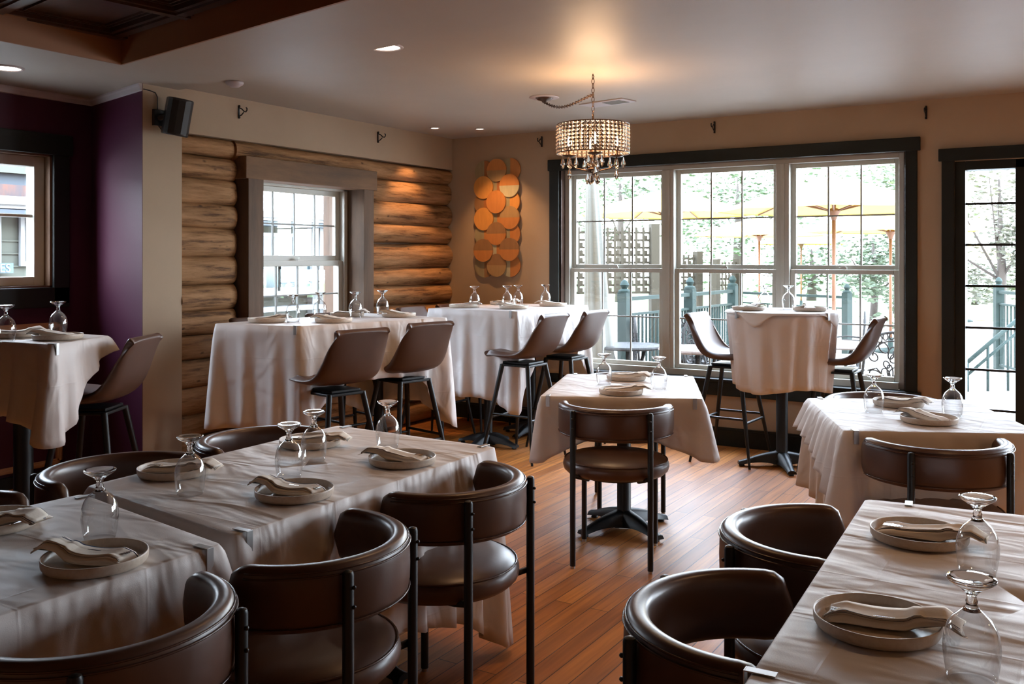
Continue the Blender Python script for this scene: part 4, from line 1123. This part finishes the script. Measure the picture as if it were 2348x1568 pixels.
def napkin(seed, fold=1.0, name='napkin'):
    rn = random.Random(seed); b = MB(); NX, NA = 40, 36; ph = [rn.uniform(0, 6.28) for _ in range(8)]
    X0, X1 = -.088, .145; rings = []; uvs = []
    for i in range(NX + 1):
        f = i / NX; x = X0 + (X1 - X0) * f
        wst = 1 - .14 * math.exp(-((f - .72) / .10) ** 2)
        w_ = (.036 + .003 * math.sin(9 * f + ph[6]) + .004 * max(0, f - .7) / .3) * wst
        h_ = (.0125 + .0025 * math.sin(7 * f + ph[7])) * (1 - .86 * max(0, (f - .66) / .34) ** .8) * (.5 + .5 * min(1, f / .14)) 
        if i == 0: w_ *= .9; h_ *= .6
        if i == NX: h_ *= .8
        zc = .0085 + h_ + max(0, min(x, .115) - .05) * .40 - max(0, x - .118) * .35
        yc = .006 * math.sin(f * 4 + ph[0]) * fold
        ring = []
        for k in range(NA):
            a = 2 * PI * k / NA; ca, sa = math.cos(a), math.sin(a)
            rd = 1 + .05 * math.sin(4 * a + ph[1] + 2.2 * f) + .04 * math.sin(7 * a + ph[2] - 3 * f) + .02 * math.sin(11 * a + ph[3] + 3 * f)
            if sa > 0: rd += .15 * math.sin(7 * ca + ph[4] + 1.2 * f) + .10 * math.sin(15 * ca + ph[5] - 3 * f)
            yy = yc + w_ * rd * math.copysign(abs(ca) ** .55, ca); zz = zc + h_ * (rd if sa > 0 else 1) * math.copysign(abs(sa) ** .6, sa) + .003 * math.sin(8 * f + 3 * ca) * (f > .7)
            ring.append((x + .006 * math.sin(3 * a + ph[5]) * (i in (0, NX)), yy, max(.0082, zz)))
        rings.append(ring)
    b.ring_loft(rings); o = b.build(name, M['napkin'], smooth=True)
    uv = o.data.uv_layers.new(name='UVMap'); me = o.data
    for lp in me.loops:
        vi = lp.vertex_index; k = vi % NA
        uv.data[lp.index].uv = (abs(((k / NA) * 2) % 2 - 1) * .999 + .0005, vi // NA / NX)
    for p in me.polygons:
        if len(p.vertices) > 4:
            for li in p.loop_indices: uv.data[li].uv = (.5, .5)
    tag(o, 'x', 'napkin', 'rolled striped napkins'); return Proto(o)
NP = [napkin(2), napkin(7), napkin(11)]
def flat_tube(b, pts, ws, h, z0=0):
    rings = []
    for (x, y, z), w_ in zip(pts, ws):
        rings.append([(x, y - w_, z), (x, y - w_ * .6, z + h), (x, y + w_ * .6, z + h), (x, y + w_, z), (x, y + w_ * .6, z - h * .6), (x, y - w_ * .6, z - h * .6)])
    b.ring_loft(rings)
b = MB(); flat_tube(b, [(-.06, 0, .0), (0, 0, .001), (.05, 0, .002), (.075, 0, .001), (.08, 0, 0)], [.003, .0032, .0055, .006, .003], .0016)
b.box(-.065, -.058, -.004, .004, -.001, .001); flat_tube(b, [(-.10, 0, .003), (-.085, 0, .0), (-.06, 0, 0)], [.010, .011, .004], .0009)
for k in range(4): b.box(-.135, -.098, -.0095 + k * .0055, -.007 + k * .0055, .0022, .0038)
fk = b.build('fork', M['steel'], smooth=True, auto=40); tag(fk, 'x', 'fork', 'steel forks in napkins'); FP = Proto(fk)
b = MB(); flat_tube(b, [(-.12, 0, 0), (-.10, 0, 0), (-.02, 0, 0)], [.002, .008, .0085], .0006); flat_tube(b, [(-.02, 0, 0), (-.01, 0, 0), (.04, 0, 0), (.088, 0, 0), (.092, 0, 0)], [.005, .0055, .0065, .008, .004], .003)
kn = b.build('knife', M['steel'], smooth=True, auto=40); tag(kn, 'x', 'knife', 'steel knives in napkins'); KP = Proto(kn)

def setting(x, y, z, deg, where, cut=None, ni=0):
    a = R(deg); pp.put((x, y, z + .0008), 0, 'beige rimmed plate ' + where)
    NP[ni % 3].put((x, y, z + .0012), a, 'striped napkin on the plate ' + where)
    if cut:
        ca, sa = math.cos(a), math.sin(a)
        for pr_, nm, dy in (((FP, 'fork', -.012), (KP, 'knife', .012)) if cut == 2 else ((KP, 'knife', .006),) if cut == 1 else ()) and [(q[0], q[1], q[2]) for q in (((FP, 'fork', -.012), (KP, 'knife', .012)) if cut == 2 else ((KP, 'knife', .006),))]:
            px = x + ca * .055 - sa * dy; py = y + sa * .055 + ca * dy
            o = pr_.put((px, py, z + .0275), a, nm + ' in the napkin on the plate ' + where)
ST = [
 (-1.894, 1.289, DT, 195, 'nearest the viewer, left foreground table', 2, 0),
 (-2.386, 1.330, DT, 20, 'at the left edge, left foreground table', 2, 1),
 (-2.474, 1.963, DT, 25, 'behind the leftmost far goblet, left foreground', 2, 2),
 (-1.948, 1.963, DT, 185, 'in the middle of the left foreground tables', 2, 0),
 (-1.954, 2.471, DT, 190, 'nearest the left foreground table corner', 2, 1),
 (-2.43, 2.53, DT, 25, 'behind two goblets, left foreground table', 2, 2),
 (-2.216, 4.843, DT, 5, 'far side of small centre table', 1, 1),
 (-2.007, 4.323, DT, 30, 'near side of small centre table', 0, 2),
 (-.738, 4.653, DT, -10, 'far side of the right middle table', 1, 0),
 (-.553, 4.243, DT, 150, 'near side of the right middle table', 1, 1),
 (-.343, 2.46, DT, 0, 'farther on the right foreground table', 2, 2),
 (-.328, 1.828, DT, 8, 'nearest on the right foreground table', 2, 0),
 (-4.24, 4.04, 1.06, 60, 'at the left end of the log window table', 0, 1),
 (-3.89, 4.25, 1.06, 190, 'at the viewer side of the log window table', 0, 2),
 (-4.20, 4.72, 1.06, 30, 'at the window side of the log window table', 0, 0),
 (-3.88, 4.87, 1.06, 190, 'at the right end of the log window table', 0, 1),
 (-4.18, 6.06, 1.06, 40, 'at the left end of the corner bar table', 0, 2),
 (-4.16, 6.62, 1.06, 20, 'at the wall side of the corner bar table', 0, 0),
 (-3.75, 6.12, 1.06, 190, 'at the viewer side of the corner bar table', 0, 1),
 (-3.68, 6.62, 1.06, 200, 'at the window side of the corner bar table', 0, 2),
 (-1.99, 6.38, 1.088, 70, 'left on the round window table', 0, 0),
 (-1.60, 6.50, 1.088, 110, 'right on the round window table', 0, 1),
 (-4.20, 2.66, 1.06, 200, 'front right on the plum wall table', 1, 2),
 (-4.50, 2.62, 1.06, 60, 'at the left edge, plum wall table', 0, 0)]
for s_ in ST: setting(*s_)
o = KP.put((.02, 2.62, DT + .004), R(10), 'knife lying at the right edge of the photo on the right foreground table')

# ================================================================ OUTDOORS
M['paving'] = mat('pale patio paving', (0.42, 0.41, 0.39), 0.8, var=((0.34, 0.33, 0.31), (.8, .8, .8), .3, .7))
M['grass'] = mat('lawn', (0.10, 0.17, 0.045), 0.9)
M['siding'] = mat('pale clapboard siding', (0.07, 0.075, 0.06), 0.8, spec=.2)
M['offwhite'] = mat('white exterior paint', (0.2, 0.21, 0.21), 0.6)
M['gutter'] = mat('blue grey gutter', (0.025, 0.036, 0.048), 0.6)
M['copper'] = mat('copper roof', (0.06, 0.018, 0.008), 0.6, var=((.022, .014, .016), (3, 8, 3), .4, .6))
M['extglass'] = mat('dark house window glass', (0.02, 0.035, 0.04), 0.12)
M['umb'] = mat('yellow parasol canvas', (0.80, 0.52, 0.09), 0.8)
M['umb_top'] = M['umb']
M['teak'] = mat('orange brown parasol wood', (0.10, 0.035, 0.010), 0.6)
M['green'] = mat('dark green painted iron', (0.011, 0.020, 0.017), 0.8, spec=.2)
M['lattice'] = mat('brown lattice', (0.032, 0.026, 0.016), 0.8, spec=.2)
M['leaf'] = mat('leaves', (0.05, 0.07, 0.036), 0.7); M['leaf2'] = mat('olive leaves', (0.06, 0.06, 0.036), 0.7)
M['bark'] = mat('bark', (0.03, 0.022, 0.016), 0.9)
M['castmetal'] = mat('bronze cast metal', (0.012, 0.011, 0.010), 0.7, spec=.2)
M['canvas'] = mat('pale folded canvas', (0.10, 0.10, 0.085), 0.8)
GZ = -0.12
b = MB(); b.box(-14, 10, 7.25, 26, GZ - .1, GZ); b.box(-14, -6.4, -8, 7.25, GZ - .1, GZ)
struct(b.build('patio_ground', M['paving']), 'pale bright patio paving outside the windows', 'patio')
b = MB(); b.box(-30, 30, 26, 60, GZ - .1, GZ + .02); struct(b.build('lawn', M['grass']), 'lawn beyond the patio', 'lawn')

FWD = Vector((-math.sin(R(31.6)), math.cos(R(31.6)))); RGT = Vector((math.cos(R(31.6)), math.sin(R(31.6))))
def plan(lat, dist): v = FWD * dist + RGT * lat; return v.x, v.y   # plan position from bearing offset and distance
def parasol(x, y, zr, r, label, rot=0.0, lift=.42):
    t = empty('patio_parasol', (x, y, GZ)); tag(t, label, 'parasol', 'yellow patio parasols'); z0 = zr - GZ
    b = MB(); b.tube([(0, 0, 0.04), (0, 0, z0 + lift - .05)], .026, 10); b.build('pole', M['teak'], t, True)
    b = MB(); n = 8; rings = []
    for f in (0.02, .33, .66, 1.0): rings.append([(r * f * (math.cos(rot + 2 * PI * (k / 2) / n) * (1 if k % 2 == 0 else .945)), r * f * (math.sin(rot + 2 * PI * (k / 2) / n) * (1 if k % 2 == 0 else .945)), z0 + lift * (1 - f) ** .9 + (.0 if k % 2 == 0 else -.01 * f)) for k in range(2 * n)])
    b.ring_loft(rings, closed_ends=False)
    rings = [rings[-1], [(p[0] * .998, p[1] * .998, p[2] - .018) for p in rings[-1]]]
    b.ring_loft(rings, closed_ends=False)
    o = b.build('canopy', M['umb'], t); md = o.modifiers.new('s', 'SOLIDIFY'); md.thickness = .006
    for k in range(n):
        a = rot + 2 * PI * k / n; b = MB()
        b.tube([(.03 * math.cos(a), .03 * math.sin(a), z0 + lift - .06), (r * .98 * math.cos(a), r * .98 * math.sin(a), z0 - .012)], .011, 6)
        b.tube([(.05 * math.cos(a), .05 * math.sin(a), z0 - .02), (r * .52 * math.cos(a), r * .52 * math.sin(a), z0 + lift * .45 - .03)], .011, 6)
        b.build('rib', M['teak'], t, True)
    b = MB(); b.lathe([(.03, z0 - .14), (.045, z0 - .10), (.085, z0 - .03), (.085, z0 - .005), (.03, z0 + .02)], 12); b.build('hub', M['teak'], t, True)
    b = MB(); b.lathe([(.26, 0), (.26, .03), (.2, .06), (.05, .08), (.04, .25), (.03, .25)], 20); b.build('base', M['green'], t, True)
def at(px, D): return plan((px - 1174) / 2130 * D, D)
parasol(*at(1912, 12.0), 2.08, 1.5, 'largest yellow parasol seen through the right third of the big window', .2)
parasol(*at(1741, 21.0), 1.97, 1.5, 'distant yellow parasol through the middle third of the big window', .5)
parasol(*at(2042, 15.5), 1.91, 1.4, 'yellow parasol nearest the right casing of the big window', .1)
parasol(*at(1837, 29.0), 1.9, 1.5, 'farthest small parasol seen between the others', .3)
parasol(*at(1528, 15.2), 2.17, 1.45, 'yellow parasol with hidden pole behind the left mullion of the big window', .0)
parasol(*at(2205, 23.0), 1.45, 1.4, 'pale parasol low behind the patio door sidelight', .0)

# folded parasol close to the window
x, y = at(1378, 8.9)
t = empty('folded_parasol', (x, y, GZ)); tag(t, 'tall folded pale parasol standing outside the left third of the big window', 'parasol')
b = MB(); rings = []
for z, r_ in ((2.45, .02), (2.3, .05), (1.8, .075), (1.2, .10), (.75, .125), (.45, .135), (.42, .10)):
    rings.append([((r_ * (1 + .22 * math.sin(6 * a))) * math.cos(a) - .10 * (z / 2.4), (r_ * (1 + .22 * math.sin(6 * a))) * math.sin(a), z) for a in [2 * PI * k / 36 for k in range(36)]])
b.ring_loft(rings); b.build('folded_canopy', M['canvas'], t, True)
b = MB(); b.tube([(-.02, 0, 0), (-.10, 0, 2.5)], .02, 8); b.build('pole', M['teak'], t, True)

# lattice screens
def lattice(px0, px1, D0, D1, z0, z1, label):
    a = Vector(at(px0, D0)); c = Vector(at(px1, D1)); L_ = (c - a).length; d = (c - a).normalized()
    t = empty('lattice_screen', (a.x, a.y, GZ), math.atan2(d.y, d.x)); tag(t, label, 'lattice', 'lattice screens')
    b = MB(); s_ = .085
    n = int(L_ / s_); m_ = int((z1 - z0) / s_)
    for i in range(n + 1): b.box(i * s_ - .013, i * s_ + .013, -.006, .006, z0 - GZ, z1 - GZ)
    for j in range(m_ + 1): b.box(0, L_, .006, .018, z0 - GZ + j * s_ - .013, z0 - GZ + j * s_ + .013)
    for i in range(n):
        for j in range(m_):
            if (i * 7 + j * 3) % 4 != 0: b.box(i * s_ + .01, (i + 1) * s_ - .035, .002, .010, z0 - GZ + j * s_ + .01, z0 - GZ + (j + 1) * s_ - .03)
    b.build('lattice_panel', M['lattice'], t)
    for u in (0, L_): 
        b = MB(); b.box(u - .05, u + .05, -.05, .05, 0, z1 - GZ + .04); b.build('post', M['lattice'], t)
lattice(1310, 1500, 10.4, 10.6, 1.06, 1.80, 'brown lattice screen through the left third of the big window')
lattice(1545, 1600, 12.6, 12.8, 1.02, 1.50, 'short brown lattice screen through the left side of the middle third')
lattice(1640, 1692, 12.4, 12.8, 1.0, 1.40, 'brown lattice screen through the middle of the middle third')

def railing(px0, px1, D0, D1, z0, z1, label, sp=.085):
    a = Vector(at(px0, D0)); c = Vector(at(px1, D1)); L_ = (c - a).length; d = (c - a).normalized()
    t = empty('patio_railing', (a.x, a.y, GZ), math.atan2(d.y, d.x)); tag(t, label, 'railing', 'green patio railings')
    b = MB(); b.box(0, L_, -.03, .03, z1 - GZ - .04, z1 - GZ); b.box(0, L_, -.02, .02, z1 - GZ - .20, z1 - GZ - .175); b.box(0, L_, -.02, .02, z0 - GZ, z0 - GZ + .03); b.build('rail', M['green'], t)
    b = MB(); n = int(L_ / sp)
    for i in range(n): b.box((i + .5) * sp - .010, (i + .5) * sp + .010, -.010, .010, z0 - GZ, z1 - GZ - .18)
    b.build('balusters', M['green'], t)
    for u in (0, L_):
        b = MB(); b.box(u - .055, u + .055, -.055, .055, 0, z1 - GZ + .05); b.lathe([(.065, z1 - GZ + .05), (.065, z1 - GZ + .07), (.03, z1 - GZ + .09), (.05, z1 - GZ + .13), (.03, z1 - GZ + .17), (0, z1 - GZ + .19)], 12, (u, 0, 0)); b.build('post', M['green'], t, auto=30)
railing(1432, 1582, 9.8, 11.0, -.05, 1.04, 'dark green railing outside the left third of the big window, nearest the wall')
railing(1582, 1680, 11.0, 12.2, -.05, 1.04, 'dark green railing continuing behind the round table stool')
railing(1692, 1942, 16.0, 14.0, .1, 0.88, 'farther green railing seen above the round table', .2)
railing(2290, 2346, 13.0, 12.2, -.05, 1.0, 'pale green railing through the patio door sidelight', .12)

# trees
def tree(px, D, zc, rx, rz_, n, m, label, seed, trunk=True):
    x, y = at(px, D); t = empty('tree', (x, y, GZ)); tag(t, label, 'tree', 'trees beyond the patio')
    rn = random.Random(seed); b = MB(); cl = [(rn.gauss(0, .42) * rx, rn.gauss(0, .42) * rx, zc - GZ + rn.gauss(0, .42) * rz_, rn.uniform(.25, .5) * rx) for _ in range(14)]
    s_ = .0033 * D; n = int(n * 1.05)
    for i in range(n):
        cx_, cy2, cz_, cr = cl[i % 14]
        v = Vector((rn.gauss(0, 1), rn.gauss(0, 1), rn.gauss(0, 1))).normalized() * cr * rn.uniform(.6, 1.05)
        p = Vector((cx_, cy2, cz_)) + v
        if p.z < .15: continue
        q = Matrix.Rotation(rn.uniform(0, 6.28), 3, 'Z') @ Matrix.Rotation(rn.uniform(0, 3.14), 3, 'X')
        k = s_ * rn.uniform(.6, 1.3)
        b.add([p + q @ Vector(c) * k for c in ((-1, 0, 0), (0, -.5, .1), (1, 0, 0), (0, .5, .1))], [(0, 1, 2, 3)])
    me = bpy.data.meshes.new('foliage'); me.from_pydata([tuple(v) for v in b.v], [], b.f); me.materials.append(m)
    o = bpy.data.objects.new('foliage', me); C.objects.link(o); o.parent = t
    b = MB(); b.tube([(0, 0, 0), (.05, 0, (zc - GZ) * .6), (0, .05, zc - GZ + rz_ * .5)], [.05 * rx + .04, .04 * rx + .03, .02], 8)
    for k in range(5): c_ = cl[k]; b.tube([(.03, 0, (zc - GZ) * .55), c_[:3]], [.03, .01], 5)
    b.build('trunk', M['bark'], t, True)
tree(2000, 19.0, 1.25, 1.0, 1.3, 2600, M['leaf'], 'green tree beside the right casing of the big window', 1)
tree(1690, 40.0, 4.2, 4.2, 1.6, 3000, M['leaf'], 'pale tree crown above the parasols through the middle third', 2)
tree(1420, 33.0, 3.9, 2.6, 1.5, 1800, M['leaf'], 'pale tree crown above the lattice through the left third', 3)
tree(2060, 26.0, 4.0, 2.4, 1.8, 2200, M['leaf'], 'tree crown at the top right of the big window', 4)
tree(2290, 17.0, 2.0, 1.3, 1.8, 3600, M['leaf2'], 'tall olive tree through the patio door sidelight', 5)
tree(2235, 31.0, .6, 1.6, 1.0, 1500, M['leaf2'], 'low bush behind the pale parasol through the sidelight', 6)
tree(1860, 34.0, 1.3, 3.0, 1.0, 1500, M['leaf'], 'distant hedge-like tree behind the farther railing', 7)

# cast metal chairs and patio tables
def cast_chair(x, y, rz, label, P=[None]):
    if P[0]: return P[0].put((x, y, GZ), rz, label)
    t = empty('cast_metal_chair'); tag(t, label, 'patio chair', 'cast metal patio chairs'); P[0] = Proto(t)
    b = MB(); W = .215
    arch = [(-W, -.2, .45), (-W - .015, -.225, .62), (-W, -.24, .78)] + [(W * math.cos(a), -.245, .78 + .19 * math.sin(a)) for a in [PI - PI * k / 14 for k in range(1, 14)]] + [(W, -.24, .78), (W + .015, -.225, .62), (W, -.2, .45)]
    b.tube(arch, .012, 6); b.tube([(-W, -.2, .46), (W, -.2, .46)], .010, 6)
    b.build('back_frame', M['castmetal'], t, True)
    b = MB()
    for k in range(11):
        a = PI - PI * (k + .5) / 11; cx_, cz_ = .178 * math.cos(a), .79 + .15 * math.sin(a)
        b.tube([(cx_ + .02 * math.cos(q), -.242, cz_ + .028 * math.sin(q)) for q in [2 * PI * i / 10 for i in range(10)]], .006, 5, loop=True)
    b.tube([(.15 * math.cos(a), -.242, .78 + .12 * math.sin(a)) for a in [PI - PI * k / 12 for k in range(13)]], .007, 5)
    rn = random.Random(5)
    for k in range(26):
        cx_, cz_ = rn.uniform(-.15, .15), rn.uniform(.50, .86)
        if cz_ > .78 and abs(cx_) > .09: continue
        ra, rb, th = rn.uniform(.022, .042), rn.uniform(.03, .06), rn.uniform(0, 3)
        b.tube([(cx_ + ra * math.cos(q) * math.cos(th) - rb * math.sin(q) * math.sin(th), -.236, cz_ + ra * math.cos(q) * math.sin(th) + rb * math.sin(q) * math.cos(th)) for q in [2 * PI * i / 12 for i in range(12)]], .0065, 5, loop=True)
    for s_ in (-1, 1): b.tube([(0, -.236, .47), (s_ * .05, -.238, .6), (s_ * .12, -.238, .68), (s_ * .19, -.236, .66)], .007, 5)
    b.build('back_scrollwork', M['castmetal'], t, True)
    b = MB(); b.lathe([(.20, .43), (.235, .435), (.24, .45), (.23, .46), (.20, .455)], 24)
    for k in range(9):
        u = -.2 + .05 * k; ww = math.sqrt(max(0, .22 ** 2 - u * u)); b.box(u - .009, u + .009, -ww, ww, .440, .452)
    b.build('seat', M['castmetal'], t)
    for sx_, sy_ in ((-1, -1), (1, -1), (1, 1), (-1, 1)):
        b = MB(); b.tube([(sx_ * .16, sy_ * .16, .44), (sx_ * .2, sy_ * .2, .2), (sx_ * .22, sy_ * .22, 0)], [.014, .012, .012], 6); b.build('leg', M['castmetal'], t, True)
    for sx_ in (-1, 1):
        b = MB(); b.tube([(sx_ * W, -.22, .66), (sx_ * .26, -.05, .67), (sx_ * .26, .12, .65), (sx_ * .23, .16, .45)], .011, 6); b.build('armrest', M['castmetal'], t, True)
    return P[0].put((x, y, GZ), rz, label)
cast_chair(*at(2026, 7.75), R(25), 'openwork cast metal chair right outside the right third of the big window')
cast_chair(*at(1640, 9.4), R(-120), 'cast metal chair outside behind the left round-table stool')
cast_chair(*at(1590, 10.0), R(20), 'cast metal chair outside near the mullion of the middle third')
cast_chair(*at(1508, 9.6), R(-60), 'cast metal chair outside the lower left third of the big window')
cast_chair(*at(1930, 10.5), R(100), 'cast metal chair outside above the right round-table stool')
def patio_table(x, y, r, label, m, P=[0]):
    t = empty('patio_table', (x, y, GZ)); tag(t, label, 'patio table', 'patio tables')
    b = MB(); b.lathe([(0, .70), (r, .70), (r + .01, .715), (r, .73), (0, .73)], 32); b.build('tabletop', m, t)
    for k in range(4):
        a = k * PI / 2 + .4; b = MB(); b.tube([(r * .5 * math.cos(a), r * .5 * math.sin(a), .70), (r * .25 * math.cos(a), r * .25 * math.sin(a), .4), (r * .6 * math.cos(a), r * .6 * math.sin(a), 0)], .018, 6); b.build('leg', M['castmetal'], t, True)
patio_table(*at(1905, 9.2), .42, 'brown patio table outside beside the right round-table stool', mat('patio table wood', (.05, .03, .018), .6))
patio_table(*at(1440, 9.0), .33, 'dark round patio table outside the lower left third of the big window', M['castmetal'])
patio_table(*at(1600, 8.7), .36, 'brown patio table outside beside the left round-table stool', mat('patio table wood worn', (.055, .028, .015), .6))
x, y = at(2300, 11.0)
t = empty('stair_handrail', (x, y, GZ)); tag(t, 'sloping pale green handrail on steps seen through the patio door sidelight', 'handrail')
b = MB(); b.tube([(-.35, -.3, .35), (.25, .2, .95)], .025, 6); b.tube([(-.35, -.3, .2), (.25, .2, .8)], .018, 6)
for k in range(4): b.tube([(-.35 + .2 * k, -.3 + .166 * k, 0), (-.35 + .2 * k, -.3 + .166 * k, .35 + .2 * k)], .018, 6)
b.build('handrail_bars', M['green'], t, True)

# neighbour house seen through the two left windows
HX = -9.3
hs = empty('neighbour_house', (HX, 6, GZ)); tag(hs, 'pale clapboard house with blue-grey gutter and copper roof strip beyond the left windows', 'house')
b = MB()
def hb(bb, x0, x1, y0, y1, z0, z1): bb.box(x0, x1, y0 - 6, y1 - 6, z0 - GZ, z1 - GZ)
hb(b, -3, 0, 1, 16, GZ, 1.9)
b.build('wall', M['siding'], hs)
b = MB()
for i in range(14): hb(b, 0, .02, 1, 16, GZ + .05 + i * .13, GZ + .065 + i * .13)
b.build('clapboards', M['siding'], hs)
b = MB(); hb(b, -3, .35, 1, 16, 1.98, 2.06); hb(b, .2, .30, 1, 16, 1.94, 2.06); b.build('fascia', M['offwhite'], hs)
b = MB(); hb(b, .02, .32, 1, 16, 1.875, 1.93); b.build('gutter', M['gutter'], hs)
b = MB(); hb(b, -3, .25, 1, 7.4, 2.06, 2.18); b.build('roof_strip', M['copper'], hs)
b = MB(); hb(b, -3, .1, 1, 7.4, 2.18, 2.30); b.build('upper_band', M['gutter'], hs)
b = MB(); hb(b, -3, .2, 1, 7.4, 2.30, 2.42); b.build('cornice', M['siding'], hs)
for (y0, y1, z0, z1) in ((4.2, 5.2, 1.42, 1.86), (5.5, 6.4, 1.42, 1.86), (8.1, 9.0, 1.50, 1.74), (9.05, 9.45, 1.5, 1.74), (8.1, 9.0, 1.06, 1.36), (9.05, 9.6, 1.06, 1.36), (10.3, 11.2, 1.0, 1.7)):
    b = MB(); hb(b, .02, .06, y0 - .05, y1 + .05, z0 - .05, z1 + .05); o = b.build('window', M['offwhite'], hs)
    b = MB(); hb(b, .06, .07, y0, (y0 + y1) / 2 - .02, z0, z1); hb(b, .06, .07, (y0 + y1) / 2 + .02, y1, z0, z1); b.build('pane', M['extglass'], o)
b = MB(); hb(b, .07, .10, 3.6, 5.35, 1.30, 1.40); sgn = b.build('sign_board', mat('pale blue sign', (.05, .085, .10), .6), hs)
fc = bpy.data.curves.new('sign_lettering', 'FONT'); fc.body = 'SES'; fc.size = .12; fc.extrude = .003; fc.align_x = 'RIGHT'
fo = bpy.data.objects.new('sign_lettering', fc); C.objects.link(fo); fo.parent = sgn; fo.location = (.105, 5.32 - 6, 1.31 - GZ); fo.rotation_euler = (R(90), 0, R(90)); fc.materials.append(M['offwhite'])
bpy.context.view_layer.update(); fm = bpy.data.meshes.new_from_object(fo.evaluated_get(bpy.context.evaluated_depsgraph_get()))
fn = bpy.data.objects.new('lettering', fm); C.objects.link(fn); fn.parent = sgn; fn.location = fo.location; fn.rotation_euler = fo.rotation_euler; bpy.data.objects.remove(fo)
b = MB()
for y_ in (7.9, 9.6, 9.75, 12): hb(b, .02, .12, y_, y_ + .1, GZ, 1.9)
for z_ in (.75, .95): hb(b, .02, .3, 7.6, 16, z_, z_ + .06)
b.build('porch_trim', M['offwhite'], hs)
